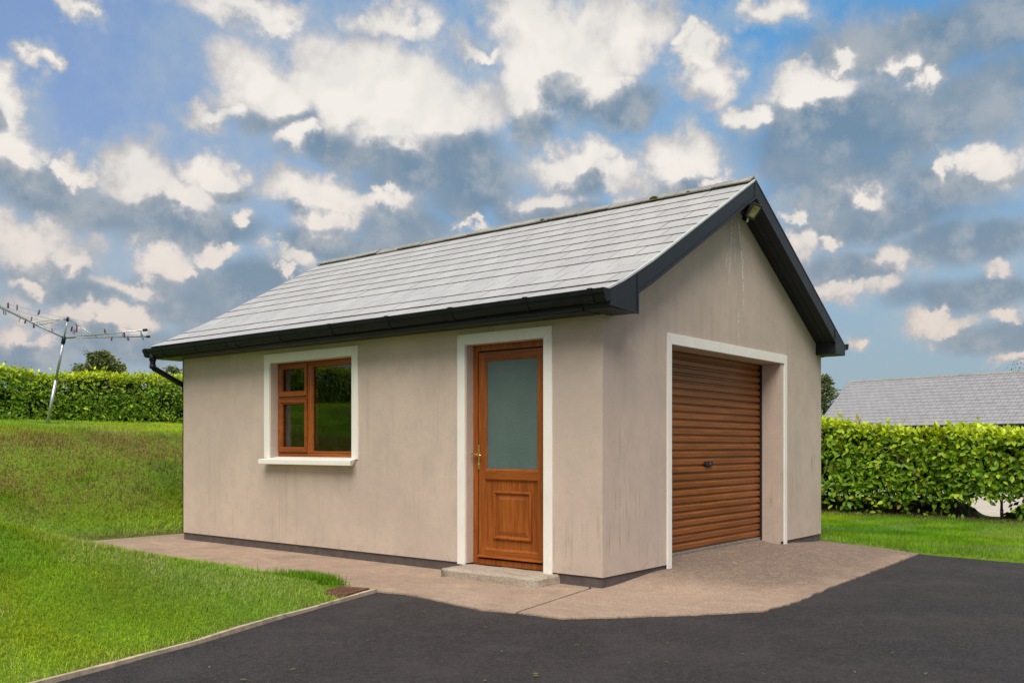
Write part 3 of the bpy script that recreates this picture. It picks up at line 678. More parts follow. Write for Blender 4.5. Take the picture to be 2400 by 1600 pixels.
# verge strip, bargeboards, eave boxes, fascia, soffits
def along(prof2, d0, d1):                      # offset copies of a profile line, for boards that follow the slope
    return [(x, z-d0) for x, z in prof2]+[(x, z-d1) for x, z in prof2[::-1]]
PL = [(RX, RZ), (.43, 2.902), (.165, 2.770)]
for ya, yb, s in ((V0-.022, V0, 1), (V1, V1+.022, 0)):
    MB().extrude(along(PL, .012, .200), lambda x, z: (x-.001, ya, z), lambda x, z: (x-.001, yb, z)).build('bargeboard', M_PVC, garage, .002)
    PR = [(RX+.001, RZ), (5.0, RZ-.5615*(5.0-RX))]
    MB().extrude(along(PR, .012, .200), lambda x, z: (x, ya, z), lambda x, z: (x, yb, z)).build('bargeboard', M_PVC, garage, .002)
    for q in (PL, PR):
        MB().extrude(along(q, .180, .206), lambda x, z: (x, ya-.012*s, z), lambda x, z: (x, yb+.012*(1-s), z)).build('barge_moulding', M_PVC, garage, .004)
# pale strip that caps the verge
PV = PROF
MB().extrude(along(PV, -.004, .014), lambda x, z: (x, V0-.026, z), lambda x, z: (x, V0+.003, z)).build('verge_trim', M_VERGE, garage)
MB().extrude(along([(RX+.001, RZ), (ER, RZ-.5615*(ER-RX))], -.004, .014), lambda x, z: (x, V0-.026, z), lambda x, z: (x, V0+.003, z)).build('verge_trim', M_PVC, garage)
# little cover joint at the apex
MB().extrude([(-.022,-.012),(.022,-.012),(.022,-.205),(-.022,-.205)], lambda x, z: (RX+x, V0-.028, RZ+z), lambda x, z: (RX+x, V0-.021, RZ+z)).build('joint_cover', M_PVC, garage, .003)
# eave box ends
BX = [(.166, 2.396), (.166, 2.768), (-.05, 2.648), (-.268, 2.556), (-.268, 2.418), (-.25, 2.396)]
for ya, yb in ((V0-.024, 0.02), (GL-.02, V1+.024)):
    MB().extrude(BX, lambda x, z: (x, ya, z), lambda x, z: (x, yb, z)).build('eave_box', M_PVC, garage, .004)
MB().extrude([(.150,2.388),(-.278,2.410),(-.278,2.432),(.150,2.410)], lambda x, z: (x, V0-.036, z), lambda x, z: (x, V0-.023, z)).build('box_moulding', M_PVC, garage, .004)
MB().box(.158, .182, V0-.031, V0-.0225, 2.392, 2.735).build('joint_cover', M_PVC, garage, .003)
BR = [(4.99, 2.42), (4.99, RZ-.5615*(4.99-RX)-.014), (5.36, RZ-.5615*(5.36-RX)-.014), (5.36, 2.43), (5.345, 2.42)]
for ya, yb in ((V0-.024, 0.02), (GL-.02, V1+.024)):
    MB().extrude(BR, lambda x, z: (x, ya, z), lambda x, z: (x, yb, z)).build('eave_box', M_PVC, garage, .004)
MB().box(4.978, 4.998, V0-.031, V0-.0225, 2.416, 2.74).build('joint_cover', M_PVC, garage, .003)
MB().box(-.268, -.246, .0205, GL-.0205, 2.405, 2.548).build('fascia', M_PVC, garage, .003)
MB().box(-.280, -.2475, .021, GL-.021, 2.398, 2.424).build('fascia_moulding', M_PVC, garage, .005)
MB().box(-.2455, -.002, .022, GL-.022, 2.392, 2.402).build('soffit', M_PVC, garage)
MB().box(5.18, 5.345, .022, GL-.022, 2.415, 2.43).build('soffit', M_PVC, garage); MB().box(5.346, 5.362, .0205, GL-.0205, 2.42, 2.52).build('fascia', M_PVC, garage)
for xa, xb in ((.168, RX-.001), (RX+.001, 4.988)):
    nb = 3                                     # soffit boards run along the slope
    for j in range(nb):
        y0 = V0+.001+j*(-V0-.002)/nb; y1 = y0+(-V0-.002)/nb-.004
        q = [(xa, RZ-.5615*abs(xa-RX)-.196), (xb, RZ-.5615*abs(xb-RX)-.196), (xb, RZ-.5615*abs(xb-RX)-.184), (xa, RZ-.5615*abs(xa-RX)-.184)]
        MB().extrude(q, lambda x, z: (x, y0, z), lambda x, z: (x, y1, z)).build('soffit_board', M_PVC, garage)
    MB().extrude([(x, z-.02) for x, z in q], lambda x, z: (x, GL+.002, z), lambda x, z: (x, V1-.001, z)).build('soffit_board', M_PVC, garage)
# gutter with ogee section, brackets, outlet and swan neck
GP = [(-.270,.045),(-.270,-.045),(-.300,-.062),(-.335,-.058),(-.352,-.038),(-.358,-.012),(-.372,.008),(-.378,.045)]
GI = [(-.372,.045),(-.366,.012),(-.352,-.008),(-.346,-.034),(-.332,-.052),(-.302,-.056),(-.275,-.042),(-.275,.045)]
def gz(y): return 2.505-.0045*y
gut = MB().extrude(GP+GI, lambda x, z: (x, -.255, gz(-.255)+z), lambda x, z: (x, 7.02, gz(7.02)+z)).build('gutter', M_GUT, garage)
for y in (-.255, 7.018): MB().extrude([(x*1.0, z*1.02) for x, z in GP], lambda x, z: (x, y-.003, gz(y)+z), lambda x, z: (x, y+.006, gz(y)+z)).build('stop_end', M_GUT, gut)
grow = lambda k: [(x+(-k if x < -.29 else 0), z+(-k if z < -.03 else k if z > .03 else 0)) for x, z in GP]
for y in (-.14, .55, 1.45, 2.32, 3.2, 4.1, 4.95, 5.15, 5.8, 6.55, 6.93):
    w = .045 if abs(y-4.95) > .01 else .12
    MB().extrude(grow(.006), lambda x, z: (x, y, gz(y)+z), lambda x, z: (x, y+w, gz(y)+z)).build('gutter_bracket', M_GUT, gut)
dp_ = MB(); px, py = -.318, 6.86
dp_.tube([(px,py,2.44),(px,py,2.29),(px+.02,py+.005,2.265),(.13,GL+.10,2.03),(.17,GL+.10,1.99),(.17,GL+.10,.05)], .036, 14)
dp = dp_.build('downpipe', M_GUT, garage, smooth=True)
MB().tube([(px,py,2.45),(px,py,2.36)], .045, 16).build('outlet', M_GUT, dp, smooth=True)
MB().tube([(px,py,2.31),(px,py,2.262)], .041, 16).build('collar', M_GUT, dp, smooth=True)
q = [(5.363,-.02),(5.363,-.05),(5.42,-.055),(5.475,-.04),(5.49,.03),(5.475,.03),(5.46,-.03),(5.42,-.045),(5.372,-.042),(5.372,-.02)]
MB().extrude(q, lambda x, z: (x, -.255, 2.555+z), lambda x, z: (x, 7.0, 2.535+z)).build('gutter', M_GUT, garage)
# drip stains under the lamp, thin films on the render
mb = MB(); rs = random.Random(4)
def wall_pt(px, py):
    px, py = px*.98, py*.98; dr = FW+RT*(px-1176)/FPX+UP*(YH-py)/FPX; t = (-.0022-CAM[1])/dr[1]; return CAM+dr*t
def crop(x, y): return wall_pt(1350+x/3.267, 380+y/3.267)
for x0, y0, x1, y1, w in ((1197,425,1186,650,3.2),(1186,650,1173,880,3.6),(1225,425,1211,640,2.2),(1242,435,1262,640,4),(1260,560,1284,1000,4.4),(1272,540,1284,820,2.2),(1281,1000,1279,1140,2),(1158,690,1146,810,2.4),(1222,640,1216,760,2),(1247,1150,1243,1235,2.4),(1243,1290,1243,1345,2.4),(1278,1270,1276,1340,1.8),(1172,900,1170,950,2),(1205,470,1200,560,1.6),(1252,470,1258,560,1.8)):
    n = max(3, int((y1-y0)/14)); prevp = None
    for i in range(n+1):
        t = i/n; c = crop(x0+(x1-x0)*t+rs.uniform(-1.2, 1.2), y0+(y1-y0)*t); hw = w/3.267/213*.5*3.4*rs.uniform(.45, 1.3)*(1-.5*abs(2*t-1)**3)
        cur = [(c[0]-hw, -.0022, c[2]), (c[0]+hw, -.0022, c[2])]
        if prevp and rs.random() > .16: mb.add(prevp+cur, [(0,1,3,2)])
        prevp = cur
mb.build('drip_stain', M_STREAK, garage)

# ------------------------------------------------------------------ doorstep, lamp, drain
def rough_block(name, x0, x1, y0, y1, z0, z1, mat, label, cat):
    bm = bmesh.new(); bmesh.ops.create_cube(bm, size=1)
    for v_ in bm.verts: v_.co = Vector((x0+(v_.co.x+.5)*(x1-x0), y0+(v_.co.y+.5)*(y1-y0), z0+(v_.co.z+.5)*(z1-z0)))
    bmesh.ops.bevel(bm, geom=[e for e in bm.edges], offset=.012, segments=2, affect='EDGES')
    bmesh.ops.subdivide_edges(bm, edges=[e for e in bm.edges if e.calc_length() > .08], cuts=9, use_grid_fill=True)
    for v_ in bm.verts:
        c = v_.co; k = .010
        v_.co += Vector((float(vn(c.y*14, c.z*30, 1))-.5, float(vn(c.x*14, c.z*30, 2))-.5, (float(vn(c.x*11, c.y*11, 3))-.5)*.8))*k
    me = bpy.data.meshes.new(name); bm.to_mesh(me); bm.free(); me.materials.append(mat); me.shade_smooth()
    return tag(link(bpy.data.objects.new(name, me)), label, cat)
rough_block('doorstep', -.348, .094, .470, 1.615, -.03, .082, M_STEP, 'low rough concrete doorstep under the brown side door', 'step')

lamp = empty('flood_light', (2.50, 0, 3.74), label='small black floodlight with motion sensor under the gable peak', cat='light')
tl = R(39); nrm = Vector((0, -math.cos(tl), -math.sin(tl))); dn = Vector((0, math.sin(tl), -math.cos(tl))); cx = Vector((1,0,0)); cen = Vector((0.0, -.275, .0))
def lp(u, v, d): return cen+cx*u+dn*v+nrm*d
mb = MB(); A, B = (.095, .078), (.06, .05)
mb.add([lp(-A[0],-A[1],0), lp(A[0],-A[1],0), lp(A[0],A[1],0), lp(-A[0],A[1],0), lp(-B[0],-B[1],-.075), lp(B[0],-B[1],-.075), lp(B[0],B[1],-.075), lp(-B[0],B[1],-.075)], [(4,5,6,7),(0,1,5,4),(1,2,6,5),(2,3,7,6),(3,0,4,7)])
mb.frame(lp, -.101, .101, -.084, .084, [(0,-.012),(0,.008),(.016,.008),(.02,.0)]); mb.build('housing', M_LAMPB, lamp, .003)
mb = MB(); mb.frame(lp, -.080, .080, -.064, .064, [(0,.0),(.03,-.03)], cap=True); mb.build('reflector', M_REFL, lamp)
mb = MB(); mb.frame(lp, -.080, .080, -.064, .064, [(0,.0),(.004,.004)], cap=True); mb.build('glass', M_REFL, lamp)
MB().tube([lp(-.0, .02, -.06), (0,-.10,.03), (0,-.03,.02), (0, .0, .02)], .016, 10).build('bracket', M_LAMPB, lamp)
MB().box(-.035, .035, -.016, 0, -.02, .06).build('wall_plate', M_LAMPB, lamp, .003)
sn = MB().add([lp(-.03,.076,-.02), lp(.03,.076,-.02), lp(.03,.135,.0), lp(-.03,.135,.0), lp(-.03,.076,-.07), lp(.03,.076,-.07), lp(.03,.135,-.06), lp(-.03,.135,-.06)], [(0,1,2,3),(4,5,6,7),(0,1,5,4),(1,2,6,5),(2,3,7,6),(3,0,4,7)]).build('sensor', M_LAMPB, lamp, .004)
MB().add([lp(-.022,.085,-.014), lp(.022,.085,-.014), lp(.022,.128,.002), lp(-.022,.128,.002)], [(0,1,2,3)]).build('sensor_lens', M_VERGE, sn)

dc = empty('drain_cover', (-1.545, 1.60, 0), label='rusty iron drain cover beside the lawn edging', cat='drain'); dc.rotation_euler.z = math.atan2(-kd[1], -kd[0])
MB().frame(lambda u, v, d: (u, v, d), -.17, .17, -.14, .14, [(0,-.03),(0,.022),(.02,.022),(.024,.012),(.024,-.03)]).build('frame', M_RUST, dc)
MB().box(-.145, .145, -.115, .115, -.02, .012).build('plate', M_RUST, dc)
mb = MB()
for i in range(9):
    for j in range(7):
        x, y = -.125+i*.031, -.097+j*.0325; s = 1 if (i+j) % 2 else -1
        c, si = math.cos(s*.8), math.sin(s*.8); a, b = .012, .005
        q = [(x+c*u-si*w, y+si*u+c*w) for u, w in ((-a,-b),(a,-b),(a,b),(-a,b))]
        mb.extrude(q, lambda u, w: (u, w, .011), lambda u, w: (u, w, .0185))
mb.build('tread', M_RUST, dc, kind='stuff')

# moss on the ridge
def moss(loc, r, label):
    n = 260; a = rng.uniform(0, 2*np.pi, n); rr = np.sqrt(rng.uniform(0, 1, n)); P = np.stack([np.cos(a)*rr*r*.5, np.sin(a)*rr*r, (1-rr**2)*r*.35+rng.uniform(0, r*.15, n)], 1)
    V = []; F = []
    d = rng.normal(0, 1, (n, 3)); d[:, 2] = np.abs(d[:, 2])+.4; d /= np.linalg.norm(d, axis=1)[:, None]; s = np.cross(d, rng.normal(0, 1, (n, 3))); s /= np.linalg.norm(s, axis=1)[:, None]
    L = r*.35; V = np.concatenate([P-s*L*.4, P+s*L*.4, P+d*L]); F = np.stack([np.arange(n), np.arange(n)+n, np.arange(n)+2*n], 1)
    c = np.array([.13, .19, .02])*(.6+.8*rng.random((n, 1))); o = fast('moss_clump', V, F, M_GRASS, np.tile(c, (3, 1)), label=label, cat='moss', group='moss on the garage ridge'); o.location = loc
moss((RX-.10, .94, RZ-.035), .055, 'largest bright green moss clump below the garage ridge tiles')
moss((RX-.10, .50, RZ-.03), .024, 'small green moss dot on the ridge nearest the gable peak')
moss((RX-.10, 2.55, RZ-.03), .035, 'dark moss clump on the ridge farthest from the gable peak')

# ------------------------------------------------------------------ grass
def blades(name, x, y, length, width, col, seg2=True, lean=.5, zoff=0., **kw):
    n = len(x); z = height(x, y)+zoff; a = rng.uniform(0, 2*np.pi, n); ln = np.abs(rng.normal(0, lean, n)); b = rng.uniform(0, 2*np.pi, n)
    side = np.stack([np.cos(a), np.sin(a), np.zeros(n)], 1)*(width*.5)[:, None]
    tip = np.stack([np.cos(b)*np.sin(ln), np.sin(b)*np.sin(ln), np.cos(ln)], 1)*length[:, None]
    P = np.stack([x, y, z-.004], 1)
    if seg2:
        mid = tip*.55; mid[:, 2] += length*.10; tip = tip.copy(); tip[:, 2] -= length*.10*ln
        V = np.concatenate([P-side, P+side, P+mid+side*.8, P+mid-side*.8, P+tip]); i = np.arange(n)
        F = np.concatenate([np.stack([i, i+n, i+2*n], 1), np.stack([i, i+2*n, i+3*n], 1), np.stack([i+3*n, i+2*n, i+4*n], 1)])
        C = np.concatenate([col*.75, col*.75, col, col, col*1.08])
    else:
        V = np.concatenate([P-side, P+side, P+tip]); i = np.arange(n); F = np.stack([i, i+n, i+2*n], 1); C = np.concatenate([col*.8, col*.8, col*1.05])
    return fast(name, V, F, M_GRASS, C, kind='stuff', **kw)
def grass_col(x, y, far=0):
    n1 = fbm(x*.55, y*.55, 21); n2 = fbm(x*2.1, y*2.1, 31); n3 = rng.random(len(x))
    n1 = np.clip((n1-.5)*3.2+.5, 0, 1); n2 = np.clip((n2-.5)*2.4+.5, 0, 1)
    g = np.array([.215, .45, .010])[None]*(1-n1[:, None])+np.array([.47, .63, .020])[None]*n1[:, None]
    g = g*(.72+.56*n2[:, None])*(.75+.5*n3[:, None])
    dry = np.clip((fbm(x*1.3+40, y*1.3, 41)-.53)*6, 0, 1)*.6*(rng.random(len(x)) < .7)
    patch = np.exp(-(((x+2.45)/.75)**2+((y-1.70)/.38)**2))*.80*(rng.random(len(x)) < .75)
    dk, dp, db = lawn_left(x, y)
    bank = sst(.05, .9, db)*sst(3.4, 1.9, db)*(x < 5)*np.clip((fbm(x*.55+11, y*1.3, 55)-.47+.20*sst(2.5, -2.5, x)*np.exp(-((db-1.9)/.8)**2)+.05*(fbm(x*5, y*5, 56)-.5))*10, 0, 1)*.95*(rng.random(len(x)) < .9)
    edge = (np.exp(-np.abs(dk)/.10)*.6+np.exp(-np.abs(db)/.14)*.7*(x > -1.6))*(rng.random(len(x)) < .7)
    er = x-edge_x(y); edge = edge+np.exp(-np.abs(er)/.10)*.6*(rng.random(len(x)) < .7)*(x > 3)
    hed = np.exp(-((x-11.5)/.5)**2)*(rng.random(len(x)) < .6)
    ol = (np.clip((fbm(x*.9+5, y*.9, 47)-.44)*5, 0, 1)*sst(-2.0, -4.0, x)*(y < 6)*.65)[:, None]; g = g*(1-ol)+np.array([.42, .44, .012])*ol*(.6+.6*n3[:, None])
    w = np.clip(dry+patch+edge, 0, 1)[:, None]; g = g*(1-w)+np.array([.52, .54, .24])*w*(.7+.6*n3[:, None])+0
    yel = (sst(.05, .6, db)*sst(3.2, 2.4, db)*np.clip((fbm(x*1.4+3, y*2.2, 58)-.5)*6, 0, 1)*(x < 5))[:, None]*.7; g = g*(1-yel)+np.array([.42, .42, .03])*yel*(.7+.6*n3[:, None])
    dg = (sst(.1, 1., db)*sst(3.0, 2.0, db)*(x < 5)*.45)[:, None]; g = g*(1-dg)
    w = np.clip(bank+hed, 0, 1)[:, None]; g = g*(1-w)+np.array([.36, .235, .11])*w*(.6+.8*n3[:, None])
    return g
def scatter(n, x0, x1, y0, y1, cond):
    out = []; tot = 0
    while tot < n:
        x = rng.uniform(x0, x1, n); y = rng.uniform(y0, y1, n); k = cond(x, y); out.append(np.stack([x[k], y[k]])); tot += k.sum()
    q = np.concatenate(out, 1)[:, :n]; return q[0], q[1]
def cnear(x, y): 
    dk, dp, db = lawn_left(x, y); drain = (x > -1.70+.06*vn(y*20, x*9, 4)) & (y < 1.72+.06*vn(x*20, y*0, 5))
    d = (x-CAM[0])*FW[0]+(y-CAM[1])*FW[1]
    return (dk > .02) & (dp > .0+.05*vn(y*6, 0*x, 3)) & (db < 0) & ~drain & (rng.random(len(x)) < np.clip((5.5/np.maximum(d, 1))**1.6, .12, 1))
x, y = scatter(260000, -8.5, -1.25, -1.2, 7.42, cnear)
n = len(x); ln = (.022+.034*fbm(x*1.7, y*1.7, 61))*rng.uniform(.6, 1.35, n)
dk, dp, db = lawn_left(x, y); ln *= 1+.55*np.exp(-dp/.16)*vn(y*3, x*0, 8)
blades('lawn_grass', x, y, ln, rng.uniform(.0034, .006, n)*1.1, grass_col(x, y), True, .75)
# long uncut tufts by the path end
x = rng.normal(-1.50, .13, 2600); y = rng.normal(2.05, .20, 2600); k = (x < -1.30) & (y > 1.79); x, y = x[k], y[k]
blades('long_grass', x, y, rng.uniform(.045, .12, len(x)), rng.uniform(.004, .007, len(x)), np.array([.14, .30, .012])*(.6+.8*rng.random((len(x), 1))), True, .5)
def cbank(x, y):
    dk, dp, db = lawn_left(x, y); return (db > 0) & (db < 3.6)
x, y = scatter(120000, -9, 5.2, 7.4, 11.1, cbank); n = len(x)
blades('bank_grass', x, y, (.02+.12*fbm(x*1.9, y*1.9, 62)**1.5)*rng.uniform(.6, 1.4, n), rng.uniform(.006, .011, n), grass_col(x, y), True, .85)
x, y = scatter(85000, -12, 10, 10.9, 16.2, lambda x, y: y > 10.9); n = len(x)
blades('lawn_grass', x, y, rng.uniform(.04, .075, n), rng.uniform(.009, .016, n), grass_col(x, y)*1.05, False, .55)
def cright(x, y): return (x-edge_x(y) > .02) & (x > 4) & ((x > 5.22) | (y < 0)) & (rng.random(len(x)) < np.clip(1.35-(x-4)*.11, .3, 1))
x, y = scatter(150000, 4.2, 11.9, -7, 7.5, cright); n = len(x)
blades('lawn_grass', x, y, rng.uniform(.04, .075, n)*(1+.5*np.clip((x-10.8), 0, 1)), rng.uniform(.007, .012, n), grass_col(x, y)*np.array([.66, .78, .8]), False, .55)

# ------------------------------------------------------------------ leaves
LV = np.array([(0,0,0),(.28,.20,.05),(.62,.23,.05),(1,0,-.06),(.62,-.23,.05),(.28,-.20,.05),(.33,0,0),(.66,0,-.01)], float)
LF8 = np.array([(0,6,1),(6,2,1),(6,7,2),(7,3,2),(0,5,6),(6,5,4),(6,4,7),(7,4,3)])
LV4 = np.array([(0,0,0),(.48,.24,.06),(1,0,-.05),(.48,-.24,.06)], float); LF4 = np.array([(0,2,1),(0,3,2)])
def unit(a): return a/np.maximum(np.linalg.norm(a, axis=1), 1e-9)[:, None]
def leaves(P, axis, nrm, size, col, fine=True):
    LVs, LFs = (LV, LF8) if fine else (LV4, LF4)
    a = unit(axis); n = unit(nrm-a*(nrm*a).sum(1)[:, None]); b = np.cross(n, a); m = len(P); k = len(LVs)
    V = P[:, None]+size[:, None, None]*(LVs[None, :, 0:1]*a[:, None]+LVs[None, :, 1:2]*b[:, None]+LVs[None, :, 2:3]*n[:, None])
    F = (np.arange(m)*k)[:, None, None]+LFs[None]; C = np.repeat(col[:, None], k, 1)
    return V.reshape(-1, 3), F.reshape(-1, 3), C.reshape(-1, 3)
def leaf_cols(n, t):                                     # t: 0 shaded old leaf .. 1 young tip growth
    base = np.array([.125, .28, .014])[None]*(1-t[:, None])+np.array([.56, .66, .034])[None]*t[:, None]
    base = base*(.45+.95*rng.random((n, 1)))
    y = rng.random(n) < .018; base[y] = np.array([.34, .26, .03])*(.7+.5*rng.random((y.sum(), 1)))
    return base
leafmesh = []
for i, c in enumerate(((.10,.22,.016),(.16,.31,.02),(.24,.40,.024),(.34,.48,.03),(.44,.54,.04),(.58,.46,.05))):
    me = bpy.data.meshes.new('leaf'); me.from_pydata([tuple(q) for q in LV], [], [tuple(map(int, q)) for q in LF8]); me.materials.append(M_LEAF); me.shade_smooth()
    ca = me.color_attributes.new('Col', 'FLOAT_COLOR', 'POINT')
    for q in ca.data: q.color = c+(1,)
    leafmesh.append(me)
def hedge(name, loc, label, along_x, length, depth, zb, zt_, n, size, dens, fine, stems, vis, core_lo):
    """zb / zt_: functions of the coordinate along the hedge giving its foot and top"""
    root = empty(name, loc, label=label, cat='hedge')
    u = rng.uniform(0, length, n); w = rng.random(n)
    front = w < .66; topm = ~front & (w < .92); back = w >= .92
    h = rng.random(n); hb = zb(u); ht = zt_(u)
    sh = (fbm(u*1.7, h*3.2, 71)-.5)*.22
    dep = rng.exponential(.075, n)
    d = np.where(front, -depth/2+sh+dep*1.5, np.where(back, depth/2+sh*.5-dep, rng.uniform(-depth/2, depth/2, n)))
    ztop = ht+(fbm(u*2.2, d*2.2, 73)-.5)*.28+np.where(rng.random(n) < .03, rng.uniform(0, .17, n), 0)
    z = np.where(topm, ztop-rng.exponential(.05, n)+.02, hb+h*(ztop-hb))
    rnd = .12; over = np.clip((z-(ztop-rnd))/rnd, 0, 1); d = d+np.where(front, over**2*.07, 0)
    hol = sst(.34, .50, fbm(u*2.6, z*3.4, 79)); keep = (rng.random(n) < dens(u, (z-hb)/(ht-hb), d)) & (topm | (rng.random(n) < .25+.75*hol)); u, d, z, front, topm = u[keep], d[keep], z[keep], front[keep], topm[keep]; m = len(u)
    rel = np.clip((z-zb(u))/(zt_(u)-zb(u)), 0, 1)
    on = np.where(topm[:, None], np.array([0, -.25, 1.])[None], np.where(front[:, None], np.array([0, -1., .55])[None], np.array([0, 1., .5])[None]))
    nr = on+rng.normal(0, .55, (m, 3)); ax = rng.normal(0, 1, (m, 3)); ax[:, 2] -= .25; ax[:, 1] -= .45*front
    ax[topm, 2] += 1.0
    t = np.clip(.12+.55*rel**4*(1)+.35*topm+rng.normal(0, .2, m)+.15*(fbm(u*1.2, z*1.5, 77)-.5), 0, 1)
    P = np.stack([u, d, z], 1)
    if not along_x: P = np.stack([P[:, 1], P[:, 0], P[:, 2]], 1); nr = nr[:, [1, 0, 2]]; ax = ax[:, [1, 0, 2]]
    P[:, :2] -= np.array([length/2 if along_x else 0, 0 if along_x else length/2])
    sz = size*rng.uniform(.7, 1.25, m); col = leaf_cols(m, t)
    # the 300 that show largest become leaves of their own
    W = P+np.array(loc); dd = (W-CAM)@FW; sx = 1176+FPX*((W-CAM)@RT)/np.maximum(dd, .1)
    cand = np.where((sx > vis[0]) & (sx < vis[1]) & front)[0]
    # outermost, largest
    score = sz[cand]/dd[cand]*(1-.8*np.abs((P[cand, 1 if along_x else 0]+depth/2)))
    pick = cand[np.argsort(-score)[:300]]; rest = np.ones(m, bool); rest[pick] = False
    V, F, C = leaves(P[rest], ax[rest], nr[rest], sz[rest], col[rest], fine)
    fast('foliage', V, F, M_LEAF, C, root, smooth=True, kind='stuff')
    a = unit(ax[pick]); nn = unit(nr[pick]-a*(nr[pick]*a).sum(1)[:, None]); b = np.cross(nn, a)
    for j, i in enumerate(pick):
        g = col[i, 1]; k = 5 if col[i, 0] > col[i, 1] else int(np.clip((g-.18)/.07, 0, 4))
        o = bpy.data.objects.new('leaf', leafmesh[k]); s = sz[i]*1.08
        o.matrix_local = Matrix(((a[j,0]*s, b[j,0]*s, nn[j,0]*s, P[i,0]), (a[j,1]*s, b[j,1]*s, nn[j,1]*s, P[i,1]), (a[j,2]*s, b[j,2]*s, nn[j,2]*s, P[i,2]), (0,0,0,1)))
        link(o, root)
    # inner leaves; the shade inside the hedge is put into their dark colour
    mi = n//3; u = rng.uniform(0, length, mi); hb = zb(u); ht = zt_(u)
    d = rng.uniform(-depth*.30, depth*.36, mi); rel = rng.uniform(core_lo, .96, mi); z = hb+rel*(ht-hb)
    keep = rng.random(mi) < dens(u, rel, d); u, d, z = u[keep], d[keep], z[keep]; mi = len(u)
    P = np.stack([u-length/2, d, z], 1) if along_x else np.stack([d, u-length/2, z], 1)
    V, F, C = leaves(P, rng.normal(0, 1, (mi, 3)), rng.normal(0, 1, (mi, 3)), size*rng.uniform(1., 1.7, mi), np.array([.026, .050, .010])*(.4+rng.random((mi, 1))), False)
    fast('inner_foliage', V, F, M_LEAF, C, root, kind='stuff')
    for sp in stems:
        mb = MB(); mb.tube(*sp); mb.build('stem', M_BARK, root, smooth=True)
    return root
def mk_stems(n, length, depth, zb, zt_, along_x, seed, r0=.022):
    r = random.Random(seed); out = []
    for i in range(n):
        u = (i+.5)/n*length+r.uniform(-.3, .3)*length/n; z0 = float(zb(np.array([u]))[0])-.05; H = float(zt_(np.array([u]))[0])-z0
        for j in range(r.choice((2, 3, 3, 4))):
            du, dd = r.uniform(-.35, .35), r.uniform(-.47, -.1)*depth; hh = r.uniform(.6, .93); pts = []
            for k in range(6):
                t = k/5; pts.append((u-length/2+du*t**1.3+r.uniform(-.03, .03), dd*t-.05+r.uniform(-.02, .02), z0+H*hh*t))
            if not along_x: pts = [(b, a, c) for a, b, c in pts]
            rr = r0*r.uniform(.6, 1.1); out.append((pts, [rr*(1-.65*k/5) for k in range(6)], 6))
    return out
# right-hand hedge: runs along y at x = 12.1
HL = 16.; hy0 = -8.
zbr = lambda u: height(np.full_like(u, 11.6), u+hy0+0*u)
ztr = lambda u: 1.67+.072*(u+hy0-2.3)+.05*np.sin(u*1.9)
def dens_r(u, rel, d):
    yw = u+hy0; s = .14+.86*sst(.10, .34, rel+.22*(fbm(yw*1.3, rel*2, 91)-.5))
    gap = np.exp(-((yw+.55)/.34)**2)*sst(.36, .16, rel)+np.exp(-((yw+1.9)/.30)**2)*sst(.16, .06, rel)
    return np.clip(s*(1-.97*np.clip(gap*1.2, 0, 1)), 0, 1)
hedge('hedge', (12.1, hy0+HL/2, 0), 'laurel hedge with bare lower stems right of the garage before the grey roof', False, HL, 1.0, zbr, ztr, 42000, .128, dens_r, True,
      mk_stems(15, HL, 1.0, zbr, ztr, False, 5), (1880, 2360), .02)
# far-left hedge on top of the bank: runs along x at y = 16.5
HL2 = 26.; hx0 = -15.
zbl = lambda u: height(u+hx0, np.full_like(u, 16.1))
ztl = lambda u: zbl(u)*.35+2.23+np.clip(-(u+hx0)-2, 0, 9)*.045+.04*np.sin(u*1.3)+.03*np.sin(u*3.1)
dens_l = lambda u, rel, d: .75+.25*sst(.02, .25, rel+.15*(fbm(u, rel*2, 92)-.5))
hedge('hedge', (hx0+HL2/2, 16.55, 0), 'long clipped hedge on top of the grass bank behind the clothes dryer', True, HL2, .95, zbl, ztl, 52000, .100, dens_l, False,
      mk_stems(22, HL2, .95, zbl, ztl, True, 6), (-10, 425), .06)

# ------------------------------------------------------------------ rotary clothes dryer
BASE = np.array([1.057, 13.01, 0]); BASE[2] = float(height(BASE[0], BASE[1]))
tilt = R(11); axis = UP*math.cos(tilt)+RT*math.sin(tilt); hubd = 1.66
dr_ = empty('rotary_clothes_dryer', tuple(BASE), label='leaning metal rotary clothes dryer on the lawn before the hedge', cat='clothes dryer')
hub = axis*hubd
MB().tube([tuple(-axis*.1), tuple(axis*.86)], .030, 14).build('pole', M_ALU, dr_, smooth=True)
MB().tube([tuple(axis*.84), tuple(hub)], .023, 12).build('upper_pole', M_ALU, dr_, smooth=True)
MB().tube([tuple(axis*(hubd-.11)), tuple(axis*(hubd+.03))], .036, 12).build('hub', M_PVC, dr_, smooth=True)
MB().tube([tuple(hub), tuple(axis*(hubd+.36))], .014, 8).build('mast', M_ALU, dr_, smooth=True)
topc = axis*(hubd+.36); MB().tube([tuple(axis*(hubd+.32)), tuple(axis*(hubd+.40))], .024, 10).build('mast_cap', M_PVC, dr_, smooth=True)
e1 = RT*math.cos(tilt)-UP*math.sin(tilt); e2 = FW; rot = R(-24); LA = 1.98; arms = []
